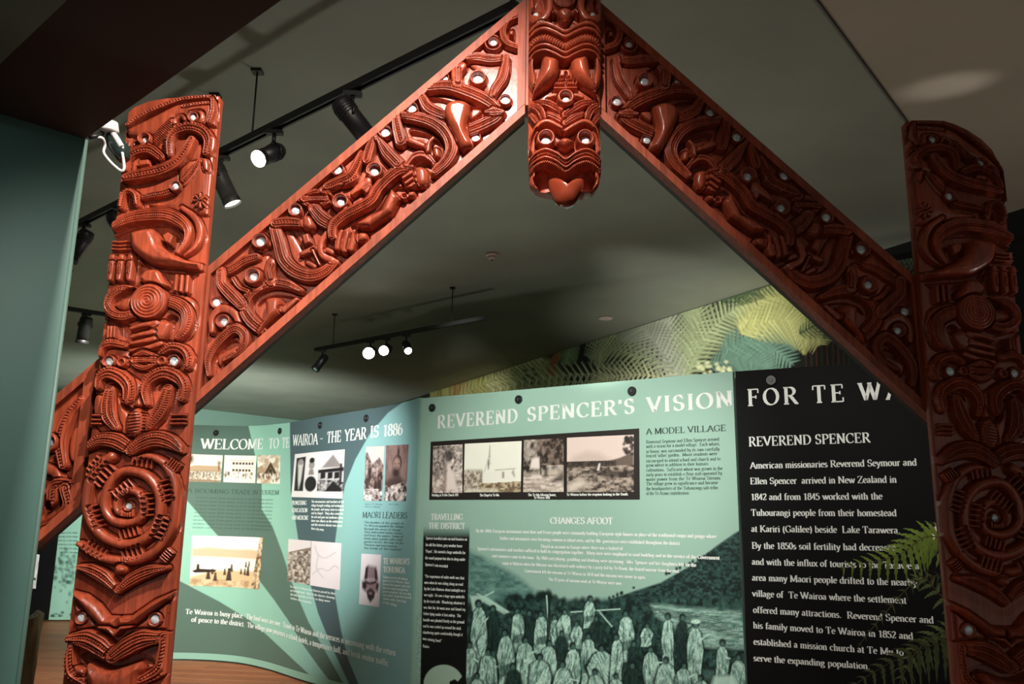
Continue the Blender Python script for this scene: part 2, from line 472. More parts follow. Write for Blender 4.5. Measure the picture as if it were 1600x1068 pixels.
# ------------------------------------------------------------------ a small roman letter set drawn with a broad pen
# strokes: ('L',x0,y0,x1,y1)  ('A',cx,cy,rx,ry,deg0,deg1)  ('S',x,y,halfwidth) foot/head serif  ('V',x,y0,y1) tick serif  ('D',x,y,r) dot
def _st(x, a=0, b=1): return [('L', x, a, x, b), ('S', x, a, .13), ('S', x, b, .13)]
GL = {
'A': (.80, [('L', .08, 0, .40, 1), ('L', .40, 1, .74, 0), ('L', .20, .34, .60, .34), ('S', .08, 0, .1), ('S', .74, 0, .12)]),
'B': (.70, _st(.16) + [('L', .16, 1, .34, 1), ('A', .34, .76, .24, .24, 90, -90), ('L', .16, .52, .36, .52), ('A', .36, .26, .27, .26, 90, -90), ('L', .16, 0, .36, 0)]),
'C': (.74, [('A', .42, .5, .34, .5, 42, 318), ('V', .68, .66, .98), ('V', .68, .10, .2)]),
'D': (.80, _st(.16) + [('L', .16, 1, .34, 1), ('A', .34, .5, .38, .5, 90, -90), ('L', .16, 0, .34, 0)]),
'E': (.66, _st(.16) + [('L', .16, 1, .58, 1), ('L', .16, .52, .46, .52), ('L', .16, 0, .60, 0), ('V', .58, .78, 1), ('V', .60, 0, .24), ('V', .46, .42, .62)]),
'F': (.62, _st(.16) + [('L', .16, 1, .57, 1), ('L', .16, .52, .45, .52), ('V', .57, .76, 1), ('V', .45, .42, .62)]),
'G': (.80, [('A', .42, .5, .34, .5, 42, 300), ('L', .68, .06, .68, .42), ('S', .66, .42, .12), ('V', .68, .66, .98), ('L', .59, .07, .68, .14)]),
'H': (.84, _st(.16) + _st(.68) + [('L', .16, .52, .68, .52)]),
'I': (.34, _st(.17)),
'J': (.44, [('L', .26, .15, .26, 1), ('S', .26, 1, .13), ('A', .14, .15, .12, .17, 0, -150)]),
'K': (.78, _st(.16) + [('L', .18, .42, .62, 1), ('L', .30, .56, .68, 0), ('S', .62, 1, .12), ('S', .68, 0, .12)]),
'L': (.64, _st(.16) + [('L', .16, 0, .58, 0), ('V', .58, 0, .26)]),
'M': (.98, [('L', .15, 0, .17, 1), ('L', .17, 1, .48, .05), ('L', .48, .05, .79, 1), ('L', .81, 0, .80, 1), ('L', .85, 0, .84, 1), ('S', .15, 0, .12), ('S', .82, 0, .13), ('S', .14, 1, .08), ('S', .84, 1, .1)]),
'N': (.82, [('L', .15, 0, .15, 1), ('L', .15, 1, .67, 0), ('L', .67, 0, .67, 1), ('S', .15, 0, .12), ('S', .12, 1, .1), ('S', .67, 1, .12)]),
'O': (.82, [('A', .41, .5, .34, .5, 0, 360)]),
'P': (.64, _st(.16) + [('L', .16, 1, .34, 1), ('A', .34, .74, .24, .26, 90, -90), ('L', .16, .48, .34, .48)]),
'Q': (.82, [('A', .41, .5, .34, .5, 0, 360), ('L', .42, .14, .74, -.18)]),
'R': (.74, _st(.16) + [('L', .16, 1, .34, 1), ('A', .34, .75, .23, .25, 90, -90), ('L', .16, .50, .34, .50), ('L', .36, .50, .66, 0), ('S', .67, 0, .09)]),
'S': (.60, [('A', .30, .75, .19, .25, 25, 255), ('A', .30, .25, .21, .25, 75, -155), ('L', .25, .515, .355, .485), ('V', .50, .72, .98), ('V', .09, .02, .28)]),
'T': (.70, _st(.35)[:2] + [('L', .06, 1, .64, 1), ('V', .06, .76, 1), ('V', .64, .76, 1)]),
'U': (.80, [('L', .16, .32, .16, 1), ('S', .16, 1, .13), ('A', .40, .32, .24, .32, 180, 360), ('L', .64, .32, .64, 1), ('S', .64, 1, .11)]),
'V': (.76, [('L', .07, 1, .39, 0), ('L', .39, 0, .69, 1), ('S', .07, 1, .12), ('S', .69, 1, .1)]),
'W': (1.04, [('L', .07, 1, .32, 0), ('L', .32, 0, .53, .95), ('L', .50, 1, .74, 0), ('L', .74, 0, .97, 1), ('S', .07, 1, .11), ('S', .52, 1, .1), ('S', .97, 1, .1)]),
'X': (.76, [('L', .09, 1, .67, 0), ('L', .67, 1, .09, 0), ('S', .09, 1, .1), ('S', .67, 0, .1), ('S', .67, 1, .1), ('S', .09, 0, .1)]),
'Y': (.74, [('L', .07, 1, .37, .45), ('L', .67, 1, .37, .45), ('L', .37, 0, .37, .45), ('S', .07, 1, .11), ('S', .67, 1, .1), ('S', .37, 0, .13)]),
'Z': (.66, [('L', .08, 1, .58, 1), ('L', .58, 1, .06, 0), ('L', .06, 0, .60, 0), ('V', .08, .78, 1), ('V', .60, 0, .24)]),
'a': (.48, [('L', .34, .08, .34, .46), ('A', .21, .46, .13, .20, 0, 160), ('A', .21, .19, .14, .17, 20, 340), ('L', .34, .04, .43, .04)]),
'b': (.54, [('L', .12, 0, .12, 1), ('S', .08, 1, .06), ('A', .27, .33, .18, .33, 150, -150)]),
'c': (.46, [('A', .25, .33, .18, .33, 50, 310), ('D', .36, .55, .05)]),
'd': (.54, [('L', .41, 0, .41, 1), ('S', .37, 1, .06), ('S', .45, 0, .06), ('A', .25, .33, .18, .33, 30, 330)]),
'e': (.46, [('L', .08, .38, .38, .38), ('A', .24, .34, .17, .33, 5, 318)]),
'f': (.36, [('L', .16, 0, .16, .85), ('A', .27, .84, .11, .16, 180, 40), ('L', .04, .64, .32, .64), ('S', .16, 0, .1)]),
'g': (.50, [('A', .22, .44, .14, .21, 0, 360), ('A', .23, -.12, .19, .16, 0, 360), ('L', .14, .24, .12, .08), ('L', .12, .07, .36, .03), ('L', .33, .60, .46, .64)]),
'h': (.54, [('L', .12, 0, .12, 1), ('S', .08, 1, .06), ('S', .12, 0, .1), ('A', .26, .44, .15, .22, 150, 0), ('L', .41, 0, .41, .46), ('S', .41, 0, .1)]),
'i': (.28, [('L', .14, 0, .14, .64), ('S', .10, .64, .06), ('S', .14, 0, .1), ('D', .14, .88, .065)]),
'j': (.28, [('L', .15, -.12, .15, .64), ('S', .11, .64, .06), ('A', .06, -.12, .09, .14, 0, -120), ('D', .15, .88, .065)]),
'k': (.54, [('L', .12, 0, .12, 1), ('S', .08, 1, .06), ('S', .12, 0, .1), ('L', .14, .28, .40, .64), ('L', .22, .40, .46, 0), ('S', .42, .64, .09), ('S', .46, 0, .08)]),
'l': (.28, [('L', .14, 0, .14, 1), ('S', .10, 1, .06), ('S', .14, 0, .1)]),
'm': (.82, [('L', .12, 0, .12, .64), ('S', .08, .64, .06), ('S', .12, 0, .1), ('A', .26, .44, .14, .22, 150, 0), ('L', .40, 0, .40, .46), ('S', .40, 0, .1), ('A', .54, .44, .15, .22, 150, 0), ('L', .69, 0, .69, .46), ('S', .69, 0, .1)]),
'n': (.54, [('L', .12, 0, .12, .64), ('S', .08, .64, .06), ('S', .12, 0, .1), ('A', .26, .44, .15, .22, 150, 0), ('L', .41, 0, .41, .46), ('S', .41, 0, .1)]),
'o': (.50, [('A', .25, .33, .18, .33, 0, 360)]),
'p': (.54, [('L', .12, -.30, .12, .64), ('S', .08, .64, .06), ('S', .12, -.3, .1), ('A', .27, .33, .18, .33, 150, -150)]),
'q': (.54, [('L', .41, -.30, .41, .64), ('S', .41, -.3, .1), ('A', .25, .33, .18, .33, 30, 330)]),
'r': (.38, [('L', .12, 0, .12, .64), ('S', .08, .64, .06), ('S', .12, 0, .1), ('A', .26, .46, .13, .20, 150, 60), ('D', .32, .58, .055)]),
's': (.40, [('A', .19, .48, .11, .17, 30, 250), ('A', .19, .17, .13, .17, 75, -150), ('L', .15, .33, .25, .31)]),
't': (.32, [('L', .14, .10, .14, .84), ('L', .03, .64, .28, .64), ('A', .22, .10, .08, .11, 180, 320)]),
'u': (.54, [('L', .12, .18, .12, .64), ('S', .08, .64, .06), ('A', .26, .20, .14, .20, 180, 340), ('L', .41, 0, .41, .64), ('S', .37, .64, .06), ('S', .45, 0, .06)]),
'v': (.50, [('L', .06, .64, .26, 0), ('L', .26, 0, .44, .64), ('S', .06, .64, .09), ('S', .44, .64, .07)]),
'w': (.74, [('L', .06, .64, .23, 0), ('L', .23, 0, .38, .62), ('L', .36, .64, .53, 0), ('L', .53, 0, .69, .64), ('S', .06, .64, .08), ('S', .37, .64, .07), ('S', .69, .64, .07)]),
'x': (.50, [('L', .07, .64, .43, 0), ('L', .43, .64, .07, 0), ('S', .07, .64, .08), ('S', .43, 0, .08), ('S', .43, .64, .07), ('S', .07, 0, .07)]),
'y': (.50, [('L', .06, .64, .27, 0), ('L', .44, .64, .20, -.24), ('A', .14, -.22, .07, .08, 0, -160), ('S', .06, .64, .09), ('S', .44, .64, .07)]),
'z': (.46, [('L', .07, .64, .40, .64), ('L', .40, .64, .06, 0), ('L', .06, 0, .41, 0), ('V', .07, .5, .64), ('V', .41, 0, .16)]),
'0': (.50, [('A', .25, .5, .18, .5, 0, 360)]),
'1': (.50, [('L', .27, 0, .27, .98), ('L', .10, .84, .27, .98), ('S', .27, 0, .14)]),
'2': (.50, [('A', .24, .74, .17, .25, 170, -20), ('L', .40, .66, .07, .02), ('L', .06, .02, .42, .02), ('V', .42, .02, .2)]),
'3': (.50, [('A', .22, .76, .15, .23, 160, -80), ('A', .22, .27, .19, .27, 80, -160)]),
'4': (.50, [('L', .34, 0, .34, 1), ('L', .34, 1, .04, .28), ('L', .04, .27, .46, .27)]),
'5': (.50, [('L', .12, .96, .42, .96), ('L', .12, .55, .12, .96), ('A', .22, .30, .20, .31, 120, -150)]),
'6': (.50, [('A', .25, .29, .18, .29, 0, 360), ('A', .40, .34, .34, .66, 100, 190)]),
'8': (.50, [('A', .25, .76, .15, .24, 0, 360), ('A', .25, .27, .19, .27, 0, 360)]),
'.': (.26, [('D', .12, .06, .075)]), ',': (.26, [('D', .12, .06, .075), ('L', .15, .05, .08, -.16)]),
"'": (.22, [('L', .11, .72, .11, 1)]), '-': (.36, [('S', .18, .33, .14)]),
'(': (.34, [('A', .36, .36, .24, .62, 115, 245)]), ')': (.34, [('A', -.02, .36, .24, .62, 65, -65)]),
'/': (.30, [('L', .02, 0, .28, 1)]), ':': (.26, [('D', .12, .08, .075), ('D', .12, .56, .075)]),
' ': (.30, []),
}
THICK, THIN, PEN = .155, .052, math.radians(14)

def _pen(dx, dy):
    a = math.atan2(dy, dx)
    return THIN + (THICK - THIN) * abs(math.sin(a - PEN)) ** 1.5

def glyph_strips(ch, bold=1.0):
    """list of (left points, right points) ribbons"""
    out = []
    for s in GL.get(ch, GL['-'])[1]:
        k = s[0]
        if k == 'L':
            x0, y0, x1, y1 = s[1:]; dx, dy = x1 - x0, y1 - y0; L = math.hypot(dx, dy) or 1
            w = _pen(dx, dy) * bold / 2
            if abs(dx) < .03: nx, ny = 1, 0
            else:
                nx, ny = dy / L, -dx / L
                if abs(dy) > .5 * abs(dx): nx, ny, w = 1, 0, w / max(.35, abs(dy) / L)
            out.append(([(x0 - nx * w, y0 - ny * w), (x1 - nx * w, y1 - ny * w)], [(x0 + nx * w, y0 + ny * w), (x1 + nx * w, y1 + ny * w)]))
        elif k == 'A':
            cx, cy, rx, ry, a0, a1 = s[1:]
            n = max(5, int(abs(a1 - a0) / 24)); l, r = [], []
            for i in range(n + 1):
                t = math.radians(a0 + (a1 - a0) * i / n)
                x, y = cx + rx * math.cos(t), cy + ry * math.sin(t)
                tx, ty = -rx * math.sin(t), ry * math.cos(t)
                L = math.hypot(tx, ty) or 1; w = _pen(tx, ty) * bold / 2
                nx, ny = math.cos(t), math.sin(t)
                l.append((x - nx * w, y - ny * w)); r.append((x + nx * w, y + ny * w))
            out.append((l, r))
        elif k == 'S':
            x, y, hw = s[1:]; th = .030 * bold
            out.append(([(x - hw, y - th), (x + hw, y - th)], [(x - hw, y + th), (x + hw, y + th)]))
        elif k == 'V':
            x, y0, y1 = s[1:]; th = .030 * bold
            out.append(([(x - th, y0), (x - th, y1)], [(x + th, y0), (x + th, y1)]))
        elif k == 'D':
            x, y, r = s[1:]
            r *= .8 + .2 * bold
            out.append(([(x - r, y), (x - r * .6, y + r * .8), (x + r * .6, y + r * .8)], [(x - r * .6, y - r * .8), (x + r * .6, y - r * .8), (x + r, y)]))
    return out

class Wall:
    """a vertical surface standing on a plan curve; (s, z) are its own coordinates"""
    def __init__(s, P):
        s.P = np.asarray(P, float); d = np.diff(s.P, axis=0); s.L = np.hypot(d[:, 0], d[:, 1])
        s.S = np.concatenate([[0], np.cumsum(s.L)]); s.T = d / s.L[:, None]
        s.N = np.stack([s.T[:, 1], -s.T[:, 0]], 1)      # towards the viewer when the curve runs left to right
        vn = np.vstack([s.N[:1], (s.N[:-1] + s.N[1:]), s.N[-1:]])
        s.VN = vn / np.hypot(vn[:, 0], vn[:, 1])[:, None]
    def hit(s, px, py):
        d = ray(px, py); best = None
        n = len(s.L)
        for i in range(n):
            a = s.P[i]; t = s.T[i]
            den = d[0] * t[1] - d[1] * t[0]
            if abs(den) < 1e-9: continue
            k = (a[0] * t[1] - a[1] * t[0]) / den
            u = (d[0] * k - a[0]) * t[0] + (d[1] * k - a[1]) * t[1]
            lo = -1e-6 if i else -5; hi = s.L[i] + (1e-6 if i < n - 1 else 5)
            if k > 0 and lo <= u <= hi and (best is None or k < best[0]):
                best = (k, s.S[i] + u, EYE + d[2] * k)
        if best is None:                                 # past a gap: take the nearest corner
            return s.S[-1], 1.0
        return best[1], best[2]
    def pos(s, q, z, off=0.0):
        q = np.asarray(q, float); z = np.asarray(z, float)
        i = np.clip(np.searchsorted(s.S, q, side='right') - 1, 0, len(s.L) - 1)
        f = q - s.S[i]; g = np.clip(f / s.L[i], 0, 1)[..., None]
        nn = s.VN[i] * (1 - g) + s.VN[i + 1] * g
        xy = s.P[i] + s.T[i] * f[..., None] + nn * off
        return np.stack([xy[..., 0], xy[..., 1], z + 0 * q], -1)

def project(V):
    v = V - CAM
    k = v @ CF
    return 800 + FPX * (v @ CR) / k, 534 - FPX * (v @ CU) / k

class Lettering:
    def __init__(s, wall, off=.004): s.w = wall; s.off = off; s.v = []; s.f = []; s.n = 0; s.cut = [(0, 0, 0)]
    def line(s, text, a, b, cap, bold=1.0, fit=None, track=0.0):
        s0, z0 = s.w.hit(*a); s1, z1 = s.w.hit(*b)
        caph = s.w.hit(a[0], a[1] - cap)[1] - z0
        adv = lambda tx: sum(GL.get(c, GL['-'])[0] + track for c in tx)
        W = adv(fit or text) - track - .04
        x = -.04
        for ch in text:
            for l, r in glyph_strips(ch, bold):
                n = len(l)
                P = np.array(l + r)
                u = (x + P[:, 0]) / W
                Q = s.w.pos(s0 + (s1 - s0) * u, z0 + (z1 - z0) * u + P[:, 1] * caph, s.off)
                s.v.append(Q)
                for i in range(n - 1):
                    s.f.append((s.n + i, s.n + i + 1, s.n + n + i + 1, s.n + n + i))
                s.n += 2 * n
            x += GL.get(ch, GL['-'])[0] + track
        s.cut.append((len(s.v), len(s.f), s.n))
        return s
    def build(s, name, mat, parent, apart=False):
        if apart:
            for (v0, f0, n0), (v1, f1, n1) in zip(s.cut[:-1], s.cut[1:]):
                mesh_np(name, np.vstack(s.v[v0:v1]), np.array(s.f[f0:f1]) - n0, mat, parent, smooth=False)
            return
        return mesh_np(name, np.vstack(s.v), np.array(s.f), mat, parent, smooth=False)

# ------------------------------------------------------------------ printed pictures: colour laid on a fine grid of the panel
def vnoise(x, y, seed=0):
    xi = np.floor(x).astype(np.int64); yi = np.floor(y).astype(np.int64); fx = x - xi; fy = y - yi
    fx = fx * fx * (3 - 2 * fx); fy = fy * fy * (3 - 2 * fy)
    def hsh(a, b):
        n = (a * 374761393 + b * 668265263 + seed * 974711) & 0x7fffffff
        n = ((n ^ (n >> 13)) * 1274126177) & 0x7fffffff
        return ((n ^ (n >> 16)) & 0xffff) / 65535.0
    return (hsh(xi, yi) * (1 - fx) + hsh(xi + 1, yi) * fx) * (1 - fy) + (hsh(xi, yi + 1) * (1 - fx) + hsh(xi + 1, yi + 1) * fx) * fy
def fbm(x, y, seed=0, o=4):
    r = 0; a = .5; t = 0
    for i in range(o):
        r = r + a * vnoise(x, y, seed + i); t += a; a *= .55; x = x * 2.03; y = y * 2.03
    return r / t
def L3(r, g, b): return np.array(lin(r, g, b)[:3])

class Print:
    """x, y are the picture coordinates of every grid point; painting mixes colours in"""
    def __init__(s, x, y, col, aa=.8):
        s.sh = x.shape; s.x = x.ravel(); s.y = y.ravel(); s.c = np.tile(np.asarray(col, float), (s.x.size, 1)); s.aa = aa
    def mix(s, idx, a, col):
        col = np.asarray(col, float)
        a = np.asarray(a)[:, None] if np.ndim(a) else a
        s.c[idx] = s.c[idx] * (1 - a) + col * a
    def box(s, x0, y0, x1, y1):
        return np.nonzero((s.x > x0) & (s.x < x1) & (s.y > y0) & (s.y < y1))[0]
    def sdf(s, P, g):
        P = np.asarray(P, float)
        idx = s.box(P[:, 0].min() - g, P[:, 1].min() - g, P[:, 0].max() + g, P[:, 1].max() + g)
        x, y = s.x[idx], s.y[idx]; dm = np.full(len(idx), 1e9); ins = np.zeros(len(idx), bool); n = len(P)
        for i in range(n):
            a, b = P[i], P[(i + 1) % n]; ab = b - a; L2 = ab @ ab
            if L2 < 1e-12: continue
            t = np.clip(((x - a[0]) * ab[0] + (y - a[1]) * ab[1]) / L2, 0, 1)
            dm = np.minimum(dm, (x - a[0] - t * ab[0]) ** 2 + (y - a[1] - t * ab[1]) ** 2)
            if a[1] != b[1]:
                ins ^= ((a[1] > y) != (b[1] > y)) & (x < (b[0] - a[0]) * (y - a[1]) / (b[1] - a[1]) + a[0])
        d = np.sqrt(dm); return idx, np.where(ins, d, -d)
    def poly(s, P, col, al=1.0, soft=None, tex=None):
        so = soft or s.aa
        idx, d = s.sdf(P, so)
        a = np.clip(d / so * .5 + .5, 0, 1) * al
        if tex is not None:
            t = np.clip(tex(s.x[idx], s.y[idx]), 0, 1)[:, None]
            col = np.asarray(col[0]) * (1 - t) + np.asarray(col[1]) * t
        s.mix(idx, a, col)
    def ell(s, cx, cy, rx, ry, col, al=1.0, soft=None, rot=0):
        so = soft or s.aa; R = max(rx, ry) + so
        idx = s.box(cx - R, cy - R, cx + R, cy + R)
        dx, dy = s.x[idx] - cx, s.y[idx] - cy
        if rot:
            c_, s_ = math.cos(rot), math.sin(rot); dx, dy = dx * c_ + dy * s_, -dx * s_ + dy * c_
        d = (1 - np.sqrt((dx / rx) ** 2 + (dy / ry) ** 2)) * min(rx, ry)
        s.mix(idx, np.clip(d / so * .5 + .5, 0, 1) * al, col)
    def seg(s, a, b, w0, w1, col, al=1.0):
        ab = (b[0] - a[0], b[1] - a[1]); L2 = ab[0] ** 2 + ab[1] ** 2 + 1e-9; g = max(w0, w1) + s.aa
        idx = s.box(min(a[0], b[0]) - g, min(a[1], b[1]) - g, max(a[0], b[0]) + g, max(a[1], b[1]) + g)
        if not len(idx): return
        t = np.clip(((s.x[idx] - a[0]) * ab[0] + (s.y[idx] - a[1]) * ab[1]) / L2, 0, 1)
        d = np.hypot(s.x[idx] - a[0] - t * ab[0], s.y[idx] - a[1] - t * ab[1])
        s.mix(idx, np.clip((w0 + (w1 - w0) * t - d) / s.aa * .5 + .5, 0, 1) * al, col)
    def frond(s, P, wid, col, n=16, al=1.0, lean=.55, rnd=None, thick=.17):
        """a fern frond along a curve of picture points"""
        C, _ = catmull(np.asarray(P, float), 8); m = len(C)
        for i in range(m - 1): s.seg(C[i], C[i + 1], .8, .7, np.asarray(col) * .75, al)
        T = np.gradient(C, axis=0); T /= np.hypot(T[:, 0], T[:, 1])[:, None] + 1e-9
        for k in range(n):
            f = (k + .6) / n; j = min(int(f * (m - 1)), m - 1)
            ln = wid * (math.sin(math.pi * (f * .82 + .14)) ** .7)
            for sd in (-1, 1):
                dx = T[j][0] * lean - sd * T[j][1]; dy = T[j][1] * lean + sd * T[j][0]
                q = 1 + (rnd.random() - .5) * .35 if rnd else 1
                cc = np.clip(np.asarray(col) * q, 0, 1)
                s.seg(C[j], (C[j][0] + dx * ln, C[j][1] + dy * ln + .12 * ln), thick * wid * .5 + .5, .25, cc, al)
    def tex(s, idx, f, amt):
        s.c[idx] *= (1 + amt * (f[:, None] - .5) * 2)

def grid_on(wall, corners, n, m, off, top=None):
    """corners in (s,z): bottom-left, bottom-right, top-right, top-left"""
    c = np.asarray(corners, float); u = np.linspace(0, 1, m)[None, :, None]; v = np.linspace(0, 1, n)[:, None, None]
    q = (c[0] * (1 - u) + c[1] * u) * (1 - v) + (c[3] * (1 - u) + c[2] * u) * v
    return wall.pos(q[..., 0], q[..., 1], off), q
def grid_faces(n, m):
    I = np.arange(n * m).reshape(n, m)
    return np.stack([I[:-1, :-1], I[:-1, 1:], I[1:, 1:], I[1:, :-1]], -1).reshape(-1, 4)
M_PRINT = print_material('printed_panel_ink')
M_PHOTO = print_material('printed_photograph', .5)
def picture(name, wall, pxc, n, m, off, paint, parent, base=(.5, .5, .5)):
    """pxc: bottom-left, bottom-right, top-right, top-left of the print; paint works in 0..1 coordinates (y down)"""
    V, q = grid_on(wall, [wall.hit(*p) for p in pxc], n, m, off)
    u = np.repeat(np.linspace(0, 1, m)[None, :], n, 0); v = np.repeat(np.linspace(1, 0, n)[:, None], m, 1)
    P = Print(u, v, base, aa=1.2 / max(n, m))
    paint(P)
    return mesh_np(name, V.reshape(-1, 3), grid_faces(n, m), M_PHOTO, parent, colors=np.clip(P.c, 0, 1))
# ------------------------------------------------------------------ the carved gateway: two posts
Y_POST, Y_TR = 2.487, 2.467
def tp_post(fr, x, y):
    p = on_y(fr[0] + x / fr[2], fr[1] + y / fr[2], Y_TR); return (p[0], p[2])
XL, XR, ZB = -1.232, -0.947, 0.84
_top = np.array([[on_y(a, b, 2.48)[0], on_y(a, b, 2.48)[2]] for a, b in ((192, 190), (197, 178), (210, 167), (232, 158), (262, 153), (300, 151), (347, 150))])
def post_top(x):
    return np.interp(x, _top[:, 0], _top[:, 1])
NU, NV = 290, 1900
_u = np.linspace(XL, XR, NU); _v = np.linspace(0, 1, NV)
_zt = post_top(_u); _zm = _zt.min() - .10
_vb = (_zm - ZB) / (_zt.max() - ZB)
PX = np.repeat(_u[None, :], NV, 0)
PZ = np.where(_v[:, None] < _vb, ZB + (_zm - ZB) * _v[:, None] / _vb, _zm + (_zt[None, :] - _zm) * (_v[:, None] - _vb) / (1 - _vb))
R = Relief(PX, PZ, tp_post, .004)
A = (180, 140, 5.933); B = (160, 300, 5.933); C = (140, 440, 5.34); D = (130, 560, 5.621); E = (110, 690, 5.34); F = (90, 868, 5.34)
st, bl, cv, ey = R.stroke, R.blob, R.carve, R.eye
# --- top: sloping figure
bl(A, [(100, 360), (330, 250), (560, 130), (760, 110), (930, 110), (930, 330), (860, 330), (560, 250), (430, 400), (220, 430), (110, 420)], .010, .02, .006, False)
st(A, [(115, 335), (300, 215), (560, 112), (720, 82), (955, 70)], [18, 26, 26, 24, 18], .020, 3, (1,))
st(A, [(905, 95), (905, 200), (870, 300)], 24, .018, 3, (1,))
st(A, [(630, 150), (740, 130), (860, 118)], 20, .014, 3, (1,))
bl(A, [(600, 700), (800, 640), (925, 640), (900, 1010), (880, 1150), (560, 1130), (300, 1060), (560, 980)], .014, .05, .006)
st(A, [(350, 480), (430, 400), (530, 300)], [36, 42, 40], .018, 1, (0,), per=.0062)
ey(A, (285, 468), 72, 34, .022)
bl(A, [(100, 470), (170, 440), (200, 470), (190, 560), (110, 620)], .013, .01)
st(A, [(120, 640), (140, 520), (160, 470)], 20, .018, 3, ())
st(A, [(560, 370), (565, 290), (620, 250), (660, 300)], 22, .018, 3, ())
bl(A, [(680, 210), (800, 190), (830, 240), (800, 300), (690, 310)], .012, .01)
ey(A, (722, 255), 56, 32, .014)
bl(A, [(520, 610), (530, 480), (600, 420), (700, 380), (820, 430), (840, 560), (740, 640)], .005, .02)
st(A, [(505, 610), (505, 480), (560, 390), (700, 350), (820, 390), (870, 480), (850, 590)], [36, 44, 54, 58, 58, 52, 42], .022, 4, (1, 3))
cv(A, [(560, 440), (640, 415), (760, 425), (800, 480), (770, 500), (700, 450), (600, 460)])
bl(A, [(110, 760), (130, 620), (240, 580), (400, 600), (420, 700)], .005, .02)
st(A, [(95, 740), (115, 640), (190, 575), (320, 555), (430, 630)], [34, 44, 52, 54, 44], .020, 4, (1,))
cv(A, [(190, 690), (220, 620), (310, 600), (370, 660), (340, 720)])
bl(A, [(215, 655), (320, 645), (330, 705), (220, 720)], .016, .006, .004, False)
st(A, [(230, 1005), (350, 980), (480, 955), (570, 905), (660, 840), (740, 740), (795, 645)], [30, 36, 40, 44, 42, 38, 26], .018, 3, (1,), per=.0068)
ey(A, (570, 905), 58, 34, .012, .014)
st(A, [(115, 830), (250, 800), (420, 765), (560, 700), (650, 610), (725, 480)], [46, 62, 64, 60, 56, 44], .024, 5, (2,), .008)
bl(A, [(800, 640), (870, 650), (880, 760), (820, 760)], .018, .012)
for k in range(8):
    a = k * math.pi / 4
    st(A, [(800 + 14 * math.cos(a), 1040 + 14 * math.sin(a)), (800 + 60 * math.cos(a), 1040 + 60 * math.sin(a))], [11, 17], .014, 0, z0=.012, moat=.002)
st(A, [(55, 1090), (75, 990), (130, 945), (190, 980), (210, 1070)], 34, .022, 3, (0, 2), per=.0075)
cv(A, [(105, 1090), (115, 1020), (150, 1010), (175, 1080)])
# --- beaked head
st(B, [(740, 150), (850, 230), (900, 330), (900, 430), (850, 520), (760, 590)], [26, 36, 40, 38, 30, 16], .016)
cv(B, [(80, 400), (300, 300), (560, 290), (690, 340), (720, 430), (660, 560), (400, 700), (330, 600), (270, 440), (80, 450)])
st(B, [(110, 330), (260, 255), (430, 222), (600, 220), (720, 268), (800, 350), (800, 450), (750, 545), (700, 600)], [38, 62, 72, 74, 70, 52, 34, 30, 22], .026, 6, (2,), .006, per=.0065)
cv(B, [(310, 640), (420, 690), (560, 720), (860, 740), (840, 790), (700, 790), (600, 800), (560, 740), (400, 730), (350, 750)])
for y in (462, 497, 530):
    st(B, [(88, y), (170, y + 5), (265, y - 3)], 15, .016, 0, moat=.002)
for x0, x1 in ((105, 80), (190, 165), (275, 258)):
    st(B, [(x0, 610), ((x0 + x1) / 2, 700), (x1, 810)], [36, 40, 34], .022)
    st(B, [(x0 - 26, 635), (x0 + 26, 635)], 9, .012, 0, z0=.018, moat=.001)
    st(B, [(x0 - 12, 690), (x0 - 18, 760)], 12, .010, 1, (0,), .020, per=.006, moat=.001)
bl(B, [(555, 405), (620, 368), (682, 412), (645, 505), (580, 470)], .020, .008, .004, False)
st(B, [(700, 480), (690, 540), (640, 580)], 18, .014, 2, ())
bl(B, [(285, 385), (390, 355), (490, 350), (540, 425), (570, 500), (650, 565), (790, 632), (925, 662), (930, 715), (850, 732), (700, 712), (520, 695), (400, 640), (300, 560), (268, 460)], .036, .026, .006)
# --- spiral shoulder and hand
bl(B, [(350, 820), (400, 735), (470, 715), (540, 730), (580, 800), (620, 880), (480, 900)], .026, .016)
for k, x in enumerate((700, 745, 795)):
    st(B, [(x, 785), (x - 5, 850), (x - 12, 920)], 26, .020 - .002 * k)
bl(C, [(640, 110), (760, 100), (870, 160), (890, 280), (850, 440), (740, 500), (640, 480), (560, 440), (560, 330)], .010, .02)
st(C, [(640, 160), (740, 190), (810, 250), (820, 340), (790, 420), (735, 470)], [52, 58, 56, 52, 44, 30], .024, 6, (4,), per=.007)
cv(C, [(635, 300), (690, 270), (740, 300), (720, 350), (650, 370)])
cv(C, [(120, 300), (300, 340), (330, 400), (320, 520), (120, 350)])
bl(C, [(200, 180), (300, 130), (400, 120), (380, 250), (230, 230)], .014, .02)
st(C, [(395, 75), (280, 65), (190, 120), (158, 200), (200, 265), (290, 290), (390, 265)], [34, 40, 40, 42, 46, 46, 40], .024, 5, (2,), per=.0075)
cv(C, [(240, 125), (300, 80), (395, 50), (345, 120), (260, 135)])
R.swirl(C, (505, 172), 160, 27, .026, .008)
bl(C, [(520, 330), (650, 320), (700, 370), (640, 480), (540, 500), (500, 430)], .022, .02)
for p in ([(355, 395), (450, 365), (560, 350)], [(355, 465), (450, 440), (540, 425)], [(350, 520), (450, 500), (545, 480)], [(350, 580), (470, 560), (600, 520)]):
    st(C, p, [20, 26, 30], .020)
for x in (170, 195, 222):
    st(C, [(x, 380), (x - 4, 440), (x - 10, 490)], [13, 16, 16], .020, 0, moat=.002)
